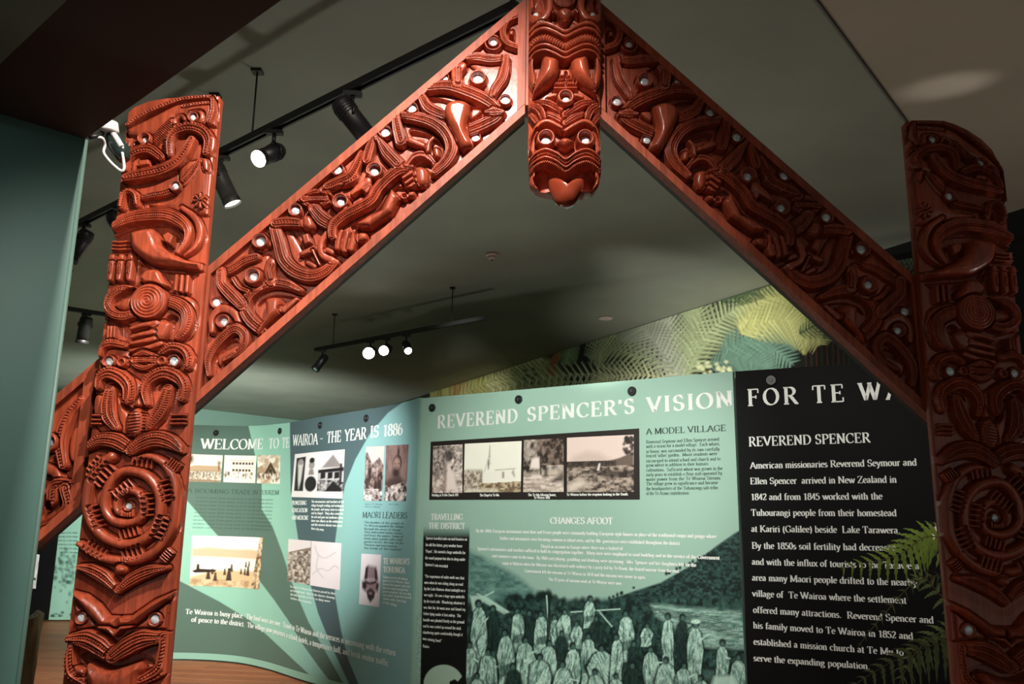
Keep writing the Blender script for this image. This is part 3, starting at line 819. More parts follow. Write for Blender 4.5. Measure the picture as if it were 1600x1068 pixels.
# --- two small mask heads and lens mouth
bl(C, [(330, 650), (460, 575), (600, 640), (470, 740)], .008, .02)
st(C, [(345, 655), (400, 610), (470, 592), (575, 640)], 26, .018, 3, ())
st(C, [(345, 655), (400, 705), (480, 715), (575, 660)], 26, .018, 3, ())
st(C, [(375, 655), (460, 652), (550, 652)], 26, .018, 3, (1,), per=.006)
bl(C, [(90, 700), (90, 560), (300, 540), (310, 700)], .006, .02)
st(C, [(85, 610), (115, 540), (190, 515), (305, 535)], [28, 34, 36, 30], .022, 3, (2,), per=.007)
ey(C, (165, 665), 52, 34, .016)
ey(C, (272, 672), 44, 14, .016); R.eyes.pop()
st(C, [(610, 590), (690, 545), (780, 565), (825, 630), (820, 710)], [32, 44, 46, 42, 32], .024, 3, (0, 2), per=.007)
ey(C, (702, 662), 56, 38, .016)
ey(C, (608, 662), 44, 14, .016); R.eyes.pop()
bl(D, [(330, 90), (470, 180), (520, 230), (500, 330), (430, 440), (330, 420), (430, 240)], .012, .02)
st(D, [(135, 250), (150, 170), (230, 125), (330, 160), (400, 240), (400, 340), (370, 390)], [34, 50, 60, 62, 58, 48, 34], .024, 4, (1, 3), per=.0068)
cv(D, [(190, 260), (220, 215), (290, 215), (345, 280), (320, 340), (290, 260)])
st(D, [(565, 400), (545, 290), (590, 185), (710, 125), (830, 165), (880, 250), (870, 350)], [30, 44, 56, 62, 60, 50, 36], .024, 4, (1, 3), per=.0068)
cv(D, [(640, 280), (660, 215), (740, 190), (830, 220), (850, 280), (780, 240), (690, 250)])
bl(D, [(90, 330), (170, 330), (420, 470), (400, 660), (140, 640), (80, 480)], .006, .02)
bl(D, [(300, 330), (420, 480), (410, 640), (330, 660), (290, 500)], .014, .02)
cv(D, [(330, 380), (430, 430), (420, 480), (360, 460)])
st(D, [(245, 280), (225, 400), (235, 510), (300, 610)], [48, 62, 66, 40], .024, 5, (1, 3), per=.007)
st(D, [(755, 270), (710, 400), (650, 510), (580, 610)], [50, 64, 62, 36], .024, 5, (1, 3), per=.007)
for y in (497, 537, 572):
    st(D, [(72, y), (165, y + 2)], 12, .018, 0, moat=.002)
    st(D, [(775, y), (890, y - 3)], 12, .018, 0, moat=.002)
bl(D, [(500, 310), (540, 410), (490, 440), (430, 410)], .016, .014, .004, False)
bl(D, [(480, 430), (545, 480), (550, 600), (500, 690), (430, 690), (385, 620), (410, 500)], .030, .022)
for y in range(480, 670, 27):
    st(D, [(405, y + 10), (475, y - 2), (548, y - 12)], 5, -.004, 0, z0=.030, moat=.0001)
# --- double lips above the great spiral
st(D, [(55, 775), (150, 715), (270, 715), (370, 760), (432, 815)], [36, 62, 72, 70, 46], .026, 6, (2, 4), per=.0066)
st(D, [(432, 815), (520, 745), (640, 705), (760, 730), (865, 800)], [46, 70, 76, 68, 40], .026, 6, (2, 4), per=.0066)
# --- great spiral
SPI = [(478, 598), (415, 585), (395, 525), (430, 440), (512, 405), (590, 445), (622, 540), (585, 640), (478, 682), (360, 650), (292, 540), (320, 385), (400, 275), (500, 242), (640, 285), (735, 400), (755, 545), (720, 700), (620, 810), (470, 855), (300, 800), (185, 680), (142, 520), (170, 330), (250, 195), (350, 125)]
st(E, SPI, [30, 38, 42, 44, 46], .024, dome=.6)
st(E, [(560, 140), (670, 125), (790, 185), (868, 330), (882, 520), (850, 710), (745, 880), (590, 975), (420, 990), (250, 955), (80, 850)], [26, 38, 42, 42, 42, 40, 30], .022, dome=.6)
for a_, b_, ln in (((130, 270), (245, 140), 32), ((215, 345), (345, 205), 42), ((520, 158), (680, 190), 30), ((830, 165), (905, 220), 30), ((790, 320), (835, 485), 42), ((205, 530), (262, 700), 40), ((375, 450), (508, 345), 42), ((652, 430), (672, 610), 40), ((415, 775), (565, 735), 34), ((800, 640), (735, 800), 44), ((440, 950), (595, 900), 40), ((140, 860), (290, 935), 30), ((775, 980), (835, 910), 30), ((440, 590), (520, 592), 26)):
    R.teeth(E, a_, b_, 5, ln, 12, .015)
ey(E, (478, 537), 40, 28, .010, .004)
# --- lower mask
st(F, [(185, 92), (290, 118), (400, 180), (512, 290)], [26, 52, 54, 30], .022, 5, (2,), per=.007)
st(F, [(512, 290), (620, 195), (760, 130), (912, 102)], [30, 54, 54, 24], .022, 5, (2,), per=.007)
bl(F, [(490, 80), (540, 60), (600, 90), (590, 140), (540, 165), (490, 140)], .026, .016)
cv(F, [(140, 160), (300, 230), (500, 350), (700, 260), (960, 170), (970, 280), (640, 460), (600, 490), (410, 490), (340, 390), (140, 280)], .003, .02)
bl(F, [(130, 290), (240, 320), (350, 400), (425, 500), (510, 505), (500, 600), (430, 595), (350, 590), (240, 470), (135, 350)], .024, .02, .004, False)
bl(F, [(975, 290), (800, 365), (690, 440), (610, 498), (510, 505), (500, 600), (600, 590), (660, 570), (780, 480), (935, 370)], .024, .02, .004, False)
bl(F, [(125, 390), (340, 595), (150, 615)], .006, .01, .006, False); bl(F, [(915, 390), (640, 600), (890, 610)], .006, .01, .006, False)
ey(F, (195, 520), 46, 32, .008, .010); ey(F, (815, 530), 52, 37, .010, .010)
st(F, [(365, 590), (440, 598), (492, 650), (545, 598), (625, 588)], [10, 16, 18, 16, 10], .018, 0, z0=.012, sharp=True)
cv(F, [(380, 660), (490, 720), (610, 650), (490, 760)])
st(F, [(110, 690), (250, 690), (370, 750), (475, 835)], [40, 74, 76, 54], .026, 6, (1, 3), per=.007)
st(F, [(475, 835), (590, 750), (720, 690), (880, 680)], [54, 76, 74, 42], .026, 6, (1, 3), per=.007)
cv(F, [(170, 830), (330, 810), (470, 890), (620, 820), (770, 850), (790, 930), (690, 900), (460, 950), (270, 890), (240, 950)])
st(F, [(120, 740), (105, 850), (125, 970), (240, 1050)], [26, 46, 54, 40], .022, 4, (0, 2))
st(F, [(900, 680), (890, 820), (850, 950), (700, 1040)], [40, 56, 56, 40], .022, 4, (1, 3))
bl(F, [(150, 920), (230, 930), (250, 990), (160, 990)], .02, .012)
bl(F, [(262, 888), (360, 925), (465, 945), (580, 915), (695, 880), (725, 935), (690, 1010), (650, 1150), (560, 1300), (400, 1300), (300, 1150), (245, 1000)], .032, .03)
st(F, [(100, 1150), (250, 1180), (300, 1300)], [30, 50, 40], .02, 5, (2,)); st(F, [(900, 1150), (720, 1180), (660, 1300)], [30, 50, 40], .02, 5, (2,))
# the outer edge stays a narrow plain border
_edge = np.minimum(R.x - XL, XR - R.x)
R.H = np.where(_edge < .005, np.minimum(R.H, .010 + .4 * _edge), R.H)
_h2 = R.H.reshape(NV, NU)

ZS = [ZB] + [on_y(230, y, Y_TR)[2] for y in (875, 690, 528, 305)] + [9]
BANDS = ['face_mask_carving', 'great_spiral_carving', 'paired_mask_carving', 'beaked_head_carving', 'crowning_figure_carving']
# the right post has a more rounded outer shoulder
_tr = np.array([[2 * XC - q[0], q[2]] for q in (on_y(a_, b_, 2.475) for a_, b_ in ((1412, 189), (1470, 188), (1490, 191), (1512, 201), (1535, 216), (1552, 233), (1561, 250), (1566, 300)))])[::-1]
def round_top(x, z):
    d = post_top(x) - np.interp(x, _tr[:, 0], _tr[:, 1])
    f = np.clip((z - (post_top(x) - .30)) / .30, 0, 1)
    return z - d * f * f * (3 - 2 * f)
def carved_post(label, mirror):
    cx = (XL + XR) / 2 if mirror is None else 2 * mirror - (XL + XR) / 2
    t = thing('carved_post', label, 'carved post', (cx, 2.5, 0))
    zc = PZ[:, NU // 2]
    cuts = [int(np.searchsorted(zc, z)) for z in ZS[:-1]] + [NV - 1]
    cuts[0] = 0
    for k, nm in enumerate(BANDS):
        o = R.mesh(nm, (cuts[k], cuts[k + 1]), Y_POST, M_WOOD, t, mirror, zmap=None if mirror is None else round_top)
    for e in R.eyes:
        if mirror is not None: e = (e[0], float(round_top(e[0], e[1]))) + tuple(e[2:])
        shell_disc(e, Y_POST, t, mirror)
    xs = np.linspace(XL, XR, 26)
    ft = (lambda x: float(post_top(x))) if mirror is None else (lambda x: float(round_top(x, post_top(x))))
    poly = [(XL, 0), (XR, 0)] + [(x, ft(x) - .001) for x in xs[::-1]]
    if mirror is not None: poly = [(2 * mirror - x, z) for x, z in poly]
    MB().prism(poly, Y_POST + .02, 2.516).build('plank', M_RIM, t)
    bl_ = [(XL, 0), (XR, 0), (XR, ZB - .001), (XL, ZB - .001)]
    if mirror is not None: bl_ = [(2 * mirror - x, z) for x, z in bl_]
    MB().prism(bl_, Y_POST - .030, Y_POST + .0195).build('base_block', M_RIM, t)
    return t
carved_post('tall carved red post at the left, standing beside the teal partition and brightly lit', None)
carved_post('tall carved red post at the right edge, dim and partly cut off by the frame', XC)
M_WORN = material('flaking_gold_edge', (.22, .12, .055, 1), .5, 0, .85, 30)
# ------------------------------------------------------------------ the two sloping bargeboards
Y_BRD, Y_BTR = 2.553, 2.533
_lo = [on_y(300, 637, Y_BTR), on_y(818, 181, Y_BTR)]; _up = [on_y(345, 402, Y_BTR), on_y(812, 8, Y_BTR)]
def _line(p, q):
    k = (q[2] - p[2]) / (q[0] - p[0]); return k, p[2] - k * p[0]
KL, CL = _line(*_lo); KU, CU_ = _line(*_up)
X_END = on_y(821, 90, Y_BTR)[0]
X_OUT = -1.78
RIMW = .034
def z_lo(x): return KL * x + CL
def z_up(x): return KU * x + CU_
NA, NB = 1700, 330
bx = np.linspace(X_OUT, X_END, NA); bb = np.linspace(1, 0, NB)
BX = np.repeat(bx[:, None], NB, 1)
BZ = (z_lo(bx) + RIMW)[:, None] * (1 - bb)[None, :] + (z_up(bx) - RIMW)[:, None] * bb[None, :]
def tp_brd(fr, x, y):
    p = on_y(fr[0] + x / fr[2], fr[1] + y / fr[2], Y_BTR); return (p[0], p[2])
R = Relief(BX, BZ, tp_brd, .003)
st, bl, cv, ey = R.stroke, R.blob, R.carve, R.eye
a = (300, 420, 5.933); b = (320, 320, 5.34); c = (400, 260, 5.34); d = (500, 180, 5.34); e = (600, 90, 4.8545); f = (680, 0, 6.675); z = (0, 580, 2.1875)
# beyond the post
st(z, [(285, 95), (240, 150), (212, 230), (222, 320)], [14, 22, 24, 18], .024, 4, (1,))
bl(z, [(250, 200), (285, 190), (285, 300), (245, 310), (235, 260)], .016, .012)
ey(z, (174, 243), 34, 14, .022)
st(z, [(150, 330), (190, 345), (205, 375)], 18, .02)
st(z, [(255, 385), (190, 390), (180, 440), (160, 470)], [16, 22, 20, 10], .022, 4, (2,))
st(z, [(225, 400), (235, 460), (190, 510), (140, 535)], 20, .022, 4, (2,))
cv(z, [(145, 445), (175, 440), (180, 465), (150, 480)])
ey(z, (130, 568), 20, 12, .014)
st(z, [(60, 560), (90, 640), (60, 720)], 22, .022, 4, (2,))
# outermost end, out past the partition
O = (0, 0, 1)
R.swirl(O, (-62, 862), 46, 8, .024, .006)
st(O, [(20, 720), (-20, 735), (-50, 780), (-80, 800)], [9, 12, 12, 8], .024, 5, (2,))
st(O, [(10, 870), (-5, 910), (-40, 935)], [8, 11, 8], .024, 5, (2,))
ey(O, (8, 800), 15, 7, .02); ey(O, (-118, 850), 15, 7, .02)
st(O, [(-110, 900), (-140, 930), (-130, 980), (-90, 975)], [9, 12, 12, 8], .024, 5, (2,))
# lowest figure, beside the post
ey(a, (225, 312), 58, 40, .014)
st(a, [(190, 580), (200, 460), (285, 375), (400, 420), (440, 500)], [36, 48, 52, 50, 36], .020)
ey(a, (298, 492), 76, 36, .020)
st(a, [(170, 985), (160, 860), (205, 750), (290, 645), (400, 560), (485, 600), (495, 690), (430, 770), (310, 850)], [34, 42, 46, 50, 54, 56, 54, 48, 30], .026, 5, (2,), per=.0072)
cv(a, [(265, 730), (330, 665), (400, 650), (410, 690), (330, 750)])
bl(a, [(230, 800), (380, 720), (440, 690), (420, 760), (300, 840), (250, 900)], .010, .012)
st(a, [(640, 560), (560, 490), (500, 390), (520, 280), (610, 190), (740, 135), (880, 145), (1010, 205)], [62, 66, 60, 56, 54, 56, 54, 36], .026, 5, (2,), per=.0072)
cv(a, [(590, 330), (640, 270), (760, 230), (900, 240), (1000, 270), (880, 300), (700, 290), (620, 340)])
bl(a, [(690, 305), (770, 268), (845, 290), (850, 380), (830, 430), (720, 530), (620, 640), (630, 560), (690, 450)], .032, .02, .008)
st(a, [(860, 385), (975, 290)], [40, 30], .022)
# bracket, eye and curl
bl(b, [(170, 590), (430, 440), (540, 430), (480, 700), (330, 720), (250, 660)], .008, .02)
st(b, [(440, 440), (340, 470), (240, 530), (145, 570)], [40, 48, 50, 50], .024, 5, (2,), per=.0072)
st(b, [(145, 570), (150, 660), (200, 720), (250, 770), (310, 835)], [50, 54, 62, 64, 56], .024, 6, (2,), per=.0072)
st(b, [(240, 620), (290, 690), (360, 720)], 24, .016, 2, ())
ey(b, (412, 605), 82, 36, .022, .008)
st(b, [(560, 640), (545, 560), (560, 490)], [46, 52, 50], .022)
st(b, [(565, 620), (555, 560), (565, 520)], 22, .006, 2, (), z0=.026, moat=.001)
ey(b, (468, 310), 88, 42, .022); R.stroke(b, [(500, 270), (545, 320)], 46, .020)
ey(b, (468, 310), 74, 42, .022); R.eyes.pop()
# long bent arm
bl(b, [(640, 240), (720, 220), (860, 440), (1000, 560), (880, 600), (760, 560)], .006, .02)
st(b, [(590, 150), (600, 220), (630, 330), (670, 470), (760, 560), (890, 600), (1000, 570), (1090, 490)], [52, 58, 62, 66, 66, 64, 56, 44], .028, 6, (2,), .005, per=.0072)
st(b, [(600, 165), (700, 155), (825, 165)], [46, 54, 44], .028, 5, (2,), .006)
bl(b, [(820, 110), (900, 100), (935, 190), (880, 235), (820, 200)], .028, .018)
ey(b, (758, 48), 66, 38, .018)
bl(c, [(380, 580), (450, 560), (480, 650), (410, 680)], .024, .008, .006, False)
st(c, [(390, 735), (495, 690)], [28, 36], .022); st(c, [(480, 710), (535, 825)], 14, .020, 0); st(c, [(430, 800), (490, 830)], 24, .012)
st(c, [(640, 790), (560, 740), (545, 650), (600, 560)], [38, 40, 38, 30], .022)
st(c, [(600, 700), (640, 720)], 30, .018)
for p in ([(690, 690), (700, 620), (725, 560)], [(745, 710), (760, 640), (770, 570)], [(800, 700), (820, 630), (830, 560)]):
    st(c, p, [36, 40, 28], .028)
bl(c, [(850, 560), (930, 560), (930, 620), (850, 640)], .022, .014)
# lower manaia head
st(c, [(370, 278), (490, 215), (615, 240)], 28, .022, 3, ())
st(c, [(375, 285), (490, 345), (610, 300)], 28, .022, 3, ())
st(c, [(400, 280), (500, 275), (590, 275)], 28, .022, 3, (1,), per=.006)
st(c, [(570, 205), (670, 140), (790, 115), (835, 20)], [40, 48, 48, 40], .024, 4, (1,), per=.0072)
st(c, [(490, 365), (560, 440), (640, 490)], [58, 74, 66], .024, 7, (3,), per=.0072)
ey(c, (713, 306), 84, 36, .024, .008)
st(c, [(790, 260), (850, 190)], [20, 34], .018); bl(c, [(860, 150), (940, 120), (985, 190), (920, 250)], .022, .010)
# long body ribbon
st(d, [(110, 1020), (120, 930), (210, 845), (320, 785), (430, 720), (490, 625), (580, 530), (680, 465), (780, 470)], [44, 50, 52, 54, 56, 56, 58, 58, 50], .027, 5, (2,), .006, per=.0072)
cv(d, [(260, 900), (470, 770), (560, 640), (640, 570), (720, 620), (600, 640), (500, 800), (300, 940)])
bl(d, [(290, 920), (400, 850), (510, 800), (600, 615), (680, 700), (610, 830), (430, 955), (340, 955)], .028, .018, .008, False)
for p in ([(700, 545), (770, 500), (815, 485)], [(720, 590), (780, 550), (835, 535)], [(740, 630), (800, 590), (870, 580)]):
    st(d, p, [22, 26, 24], .030)
bl(d, [(800, 440), (890, 450), (910, 560), (850, 610), (800, 560)], .024, .02)
ey(d, (705, 680), 40, 10, .018); R.eyes.pop()
bl(d, [(740, 640), (800, 640), (790, 690), (730, 690)], .02, .012)
# upper manaia head
st(d, [(60, 600), (150, 560), (250, 510), (300, 430), (350, 330)], [36, 44, 50, 50, 36], .024, 4, (1,), per=.0072)
st(d, [(395, 385), (420, 290), (455, 195)], [46, 50, 30], .026, 4, (2,), per=.0072)
st(d, [(480, 190), (560, 310), (650, 405)], [28, 62, 64], .024, 6, (2,), per=.0072)
ey(d, (460, 480), 84, 38, .026, .008)
st(d, [(400, 560), (320, 620), (270, 670)], [46, 38, 16], .022)
ey(d, (545, 147), 64, 40, .018); ey(d, (148, 457), 62, 40, .018)
st(d, [(725, 420), (790, 345), (880, 340), (960, 420)], [28, 36, 38, 30], .022, 2, ())
cv(d, [(760, 420), (800, 375), (880, 370), (940, 420)])
# curled arm below the long tongue
bl(e, [(190, 540), (340, 560), (440, 640), (440, 780), (330, 700)], .005, .02)
st(e, [(90, 445), (250, 460), (380, 500), (475, 580), (515, 690), (475, 790), (390, 875)], [36, 50, 56, 60, 60, 54, 42], .026, 6, (2,), per=.0072)
st(e, [(92, 470), (110, 560), (130, 640)], [40, 54, 56], .026, 5, (2,))
cv(e, [(200, 540), (330, 560), (420, 620), (440, 680), (340, 620), (220, 600)])
st(e, [(200, 635), (320, 685)], [34, 26], .022); st(e, [(375, 625), (345, 660), (335, 720)], 22, .024)
bl(e, [(370, 690), (420, 690), (430, 760), (380, 760)], .018, .012)
ey(e, (213, 390), 54, 34, .018); ey(e, (455, 157), 46, 30, .016); ey(e, (920, 325), 52, 33, .016); ey(e, (692, 608), 50, 32, .016)
st(e, [(290, 310), (340, 385), (450, 440)], [44, 56, 50], .024, 5, (2,), per=.0072)
cv(e, [(310, 285), (420, 290), (520, 315), (700, 350), (760, 400), (690, 400), (560, 340), (460, 380)])
st(e, [(335, 240), (480, 225), (640, 270), (780, 335), (870, 410)], [40, 54, 58, 58, 46], .027, 5, (2,), per=.0066)
st(e, [(640, 560), (740, 520), (840, 470), (890, 425)], [54, 56, 52, 36], .024, 5, (2,), per=.0066)
st(e, [(770, 432), (830, 425), (900, 430)], [20, 44, 24], .028, 5, (2,), per=.006)
bl(e, [(660, 400), (740, 400), (730, 440), (660, 480)], .018, .01)
bl(e, [(470, 375), (560, 338), (655, 372), (655, 440), (632, 560), (690, 690), (600, 720), (540, 620), (465, 470)], .036, .026, .008)
# apex figure
bl(f, [(340, 640), (740, 640), (740, 760), (620, 980), (520, 960), (420, 720)], .006, .03)
st(f, [(340, 620), (440, 605), (580, 625), (740, 615)], [44, 62, 62, 50], .024, 6, (2,), per=.0066)
st(f, [(745, 615), (730, 720), (700, 830), (640, 920), (600, 1000)], [44, 58, 62, 58, 46], .024, 6, (2,), per=.0066)
ey(f, (447, 840), 102, 50, .024, .008)
st(f, [(235, 880), (225, 770), (290, 700)], [60, 72, 50], .022); st(f, [(240, 870), (240, 740)], 36, .006, 2, (), z0=.026, moat=.001)
ey(f, (605, 452), 108, 62, .014); R.eyes.pop(); ey(f, (607, 455), 62, 38, .014, .010)
st(f, [(845, 185), (750, 230), (705, 340), (745, 450), (845, 500)], [40, 46, 48, 46, 40], .024, 4, (1,), per=.0066)
cv(f, [(760, 300), (830, 280), (830, 450), (770, 420)]); bl(f, [(770, 320), (820, 315), (820, 370), (770, 370)], .014, .008)

X_B1 = on_y(306, 560, Y_BTR)[0]; X_B0 = on_y(128, 760, Y_BTR)[0]
BCUT = [X_OUT, X_B0, X_B1, on_y(452, 400, Y_BTR)[0], on_y(640, 300, Y_BTR)[0], X_END]
BNAMES = ['outer_end_carving', None, 'bent_arm_figure_carving', 'ribbon_body_figure_carving', 'long_tongue_figure_carving']
def bargeboard(label, mirror):
    mm = (lambda x: x) if mirror is None else (lambda x: 2 * mirror - x)
    t = thing('carved_bargeboard', label, 'bargeboard', (mm(-.6), 2.56, 2.2))
    cuts = [int(np.clip(np.searchsorted(bx, q), 0, NA - 1)) for q in BCUT]
    for k, nm in enumerate(BNAMES):
        if nm: R.mesh(nm, (cuts[k], cuts[k + 1]), Y_BRD, M_WOOD, t, mirror)
    for q in R.eyes:
        shell_disc(q, Y_BRD, t, mirror)
    def pr(poly, y0, y1, name, mat):
        MB().prism([(mm(x), zz) for x, zz in poly], y0, y1).build(name, mat, t)
    pr([(X_OUT, z_lo(X_OUT) + .003), (X_END, z_lo(X_END) + .003), (X_END, z_up(X_END) - .003), (X_OUT, z_up(X_OUT) - .003)], Y_BRD + .02, 2.605, 'backing_plank', M_BACK)
    pr([(X_OUT, z_lo(X_OUT)), (X_END, z_lo(X_END)), (X_END, z_lo(X_END) + RIMW), (X_OUT, z_lo(X_OUT) + RIMW)], 2.5225, Y_BRD + .02, 'lower_rim', M_RIM)
    pr([(X_OUT, z_up(X_OUT) - RIMW), (X_END, z_up(X_END) - RIMW), (X_END, z_up(X_END)), (X_OUT, z_up(X_OUT))], 2.5225, Y_BRD + .02, 'upper_rim', M_RIM)
    w = .026
    pr([(X_END - w, z_lo(X_END - w) + RIMW), (X_END, z_lo(X_END) + RIMW), (X_END, z_up(X_END) - RIMW), (X_END - w, z_up(X_END - w) - RIMW)], 2.5205, Y_BRD + .02, 'end_batten', M_RIM)
    for x0 in (X_B1 - .004, X_B0 - .026):
        pr([(x0, z_lo(x0) + RIMW), (x0 + .03, z_lo(x0 + .03) + RIMW), (x0 + .03, z_up(x0 + .03) - RIMW), (x0, z_up(x0) - RIMW)], 2.5215, Y_BRD + .02, 'end_batten', M_RIM)
    if mirror is None:
        MB().prism([(X_B1 - .010, z_lo(X_B1 - .01) + RIMW), (X_B1 - .0055, z_lo(X_B1 - .0055) + RIMW), (X_B1 - .0055, z_up(X_B1 - .0055) - RIMW), (X_B1 - .010, z_up(X_B1 - .01) - RIMW)], 2.5190, Y_BRD + .02).build('worn_edge_strip', M_WORN, t)['label'] = 'flaking pale gold edge strip'
    return t
bargeboard('brightly lit carved red board sloping up from the left post to the apex', None)
bargeboard('shaded carved red board sloping down from the apex to the right post', XC)

# ------------------------------------------------------------------ the carved centre piece at the apex
Y_CEN, Y_CTR = 2.475, 2.44
def tp_cen(fr, x, y):
    p = on_y(fr[0] + x / fr[2], fr[1] + y / fr[2], Y_CTR); return (p[0], p[2])
g = (815, 0, 7.629); h = (810, 120, 5.087)
_sil = [(925, 250), (912, 190), (890, 130), (850, 100), (800, 86), (700, 82), (0, 80)]
def cpt(x, y): return on_y(810 + x / 5.087, 120 + y / 5.087, 2.455)
_l = np.array([cpt(x, y)[[0, 2]] for y, x in _sil]); _r = np.array([cpt(x, y)[[0, 2]] for y, x in [(925, 520), (912, 580), (890, 610), (850, 640), (800, 655), (700, 660), (0, 662)]])
ZC0, ZC1 = _l[0, 1], 3.50
NR, NC = 960, 220
cz = np.linspace(ZC0, ZC1, NR)
cl = np.interp(cz, _l[:, 1], _l[:, 0]); cr = np.interp(cz, _r[:, 1], _r[:, 0])
tt = np.linspace(0, 1, NC)
CX = cl[:, None] * (1 - tt) + cr[:, None] * tt
CZ = np.repeat(cz[:, None], NC, 1)
R = Relief(CX, CZ, tp_cen, .006)
st, bl, cv, ey = R.stroke, R.blob, R.carve, R.eye
def m2(P, ax): return [(2 * ax - x, y) for x, y in P]
GX, HX = 518, 374
# upper face
for side in (0, 1):
    q = (lambda P: P) if not side else (lambda P: m2(P, GX))
    st(g, q([(100, -60), (105, 60), (130, 190), (230, 230), (310, 160), (330, 40), (300, -80)]), [50, 55, 60, 62, 60, 56, 50], .030)
    cv(g, q([(150, 20), (200, -60), (260, 20), (240, 130), (180, 160), (145, 110)]), .004)
    ey(g, q([(180, 112)])[0], 58, 42, .006, .006)
    st(g, q([(390, -70), (430, 20), (510, 60)]), 28, .020, 3, (1,))
    st(g, q([(370, 175), (410, 140), (460, 180), (516, 270)]), [16, 26, 28, 26], .032)
    st(g, q([(120, 660), (105, 780), (125, 900), (150, 1000)]), [30, 50, 46, 24], .024)
bl(g, [(420, 120), (516, 80), (610, 120), (600, 200), (516, 260), (430, 200)], .030, .02)
cv(g, [(380, 230), (440, 210), (500, 290), (470, 330), (390, 290)], .002); cv(g, [(656, 230), (596, 210), (536, 290), (566, 330), (646, 290)], .002)
cv(g, [(150, 640), (280, 605), (400, 640), (520, 700), (640, 640), (770, 605), (890, 650), (870, 800), (700, 800), (600, 740), (520, 810), (430, 740), (340, 800), (160, 780)], -.022)
for dy, hw, hh, nt in ((-160, 40, .030, None), (-85, 40, .034, None), (10, 62, .032, 1), (95, 32, .030, None), (150, 28, .026, None)):
    P = [(92, 500 + dy), (160, 455 + dy), (280, 445 + dy), (400, 490 + dy), (519, 545 + dy), (640, 490 + dy), (760, 445 + dy), (880, 455 + dy), (945, 500 + dy)]
    st(g, P, hw, hh, 1 if nt else 0, (0,) if nt else (), per=.0085, moat=.003, dome=.6)
bl(g, [(450, 800), (600, 800), (620, 910), (430, 910)], .018, .01, .004, False)
st(g, [(420, 935), (630, 930)], 16, .020, 1, (0,), per=.006); st(g, [(400, 985), (650, 980)], 28, .022, 1, (0,), per=.008); st(g, [(390, 1040), (660, 1035)], 16, .020)
for side in (0, 1):
    q = (lambda P: P) if not side else (lambda P: m2(P, GX))
    bl(g, q([(245, 695), (350, 690), (445, 730), (455, 800), (425, 920), (340, 1010), (160, 1110), (130, 1060), (200, 900)]), .044, .034, .008)
# lower face
for side in (0, 1):
    q = (lambda P: P) if not side else (lambda P: m2(P, HX))
    st(h, q([(240, 150), (300, 140), (374, 200)]), [20, 26, 24], .020)
    st(h, q([(130, 190), (250, 215), (374, 300)]), [24, 40, 34], .026, 3, (1,), per=.0066)
    st(h, q([(220, 285), (300, 315), (374, 365)]), [26, 34, 30], .024, 3, (), per=.0066)
    st(h, q([(230, 350), (310, 375), (374, 415)]), [14, 16, 16], .028, 1, (0,), per=.0072)
    st(h, q([(105, 205), (170, 260), (200, 345)]), [26, 40, 34], .028, 3, (1,), per=.0066)
    st(h, q([(98, 270), (125, 310), (160, 375)]), [20, 30, 24], .026, 3, (1,), per=.0066)
    st(h, q([(105, 560), (115, 450), (160, 385), (230, 365), (310, 400), (374, 440)]), [22, 26, 26, 26, 24, 22], .034)
    st(h, q([(118, 590), (125, 490), (150, 430)]), 16, .022)
    ey(h, q([(217, 497)])[0], 82, 38, .034, .006)
    st(h, q([(115, 745), (118, 830), (170, 895), (240, 905)]), [24, 32, 34, 24], .026)
    bl(h, q([(130, 790), (190, 810), (235, 850), (215, 880), (150, 850)]), .016, .012)
ey(h, (HX, 180), 76, 32, .032, .010)
bl(h, [(300, 520), (340, 485), (374, 478), (408, 485), (450, 520), (430, 550), (374, 580), (318, 550)], .036, .024)
cv(h, [(310, 560), (374, 600), (440, 560), (420, 610), (374, 640), (330, 610)], .002)
cv(h, [(130, 770), (180, 715), (260, 695), (374, 775), (490, 695), (570, 715), (620, 770), (610, 840), (540, 900), (210, 900), (140, 840)], -.022)
for dy, hw, nt in ((-48, 22, 0), (-18, 16, 1), (14, 20, 0), (48, 22, 1)):
    P = [(96, 700 + dy), (130, 662 + dy), (210, 638 + dy), (290, 665 + dy), (374, 718 + dy), (458, 665 + dy), (540, 638 + dy), (620, 662 + dy), (656, 700 + dy)]
    st(h, P, hw, .036, 1 if nt else 0, (0,) if nt else (), per=.0066, moat=.002, dome=.6)
st(h, [(380, -40), (374, 60)], 4, .001)
xc = (cl + cr) / 2; hw_ = (cr - cl) / 2
WRAP = .034 * np.abs((CX - xc[:, None]) / hw_[:, None]) ** 5
t = thing('carved_apex_figure', 'carved red figure with two tongue-poking faces hanging at the apex of the gateway', 'carved figure', (float(xc[200]), 2.49, 2.9))
_rc = int(np.searchsorted(cz, tp_cen(h, 374, 110)[1]))
R.mesh('lower_face_carving', (0, _rc), Y_CEN, M_WOOD, t, None, 2.508, WRAP)
R.mesh('upper_face_carving', (_rc, NR - 1), Y_CEN, M_WOOD, t, None, 2.508, WRAP)
for q in R.eyes:
    w_ = .034 * abs((q[0] - float(xc[200])) / float(hw_[200])) ** 5
    shell_disc(q, Y_CEN + w_, t)
xa, xb = float(cl[-1]), float(cr[-1])
wl, wr = X_END + .002, 2 * XC - X_END - .002
MB().prism([(wl, 2.86), (wr, 2.86), (wr, 3.50), (wl, 3.50)], 2.509, 2.60).build('backing_plank', M_RIM, t)

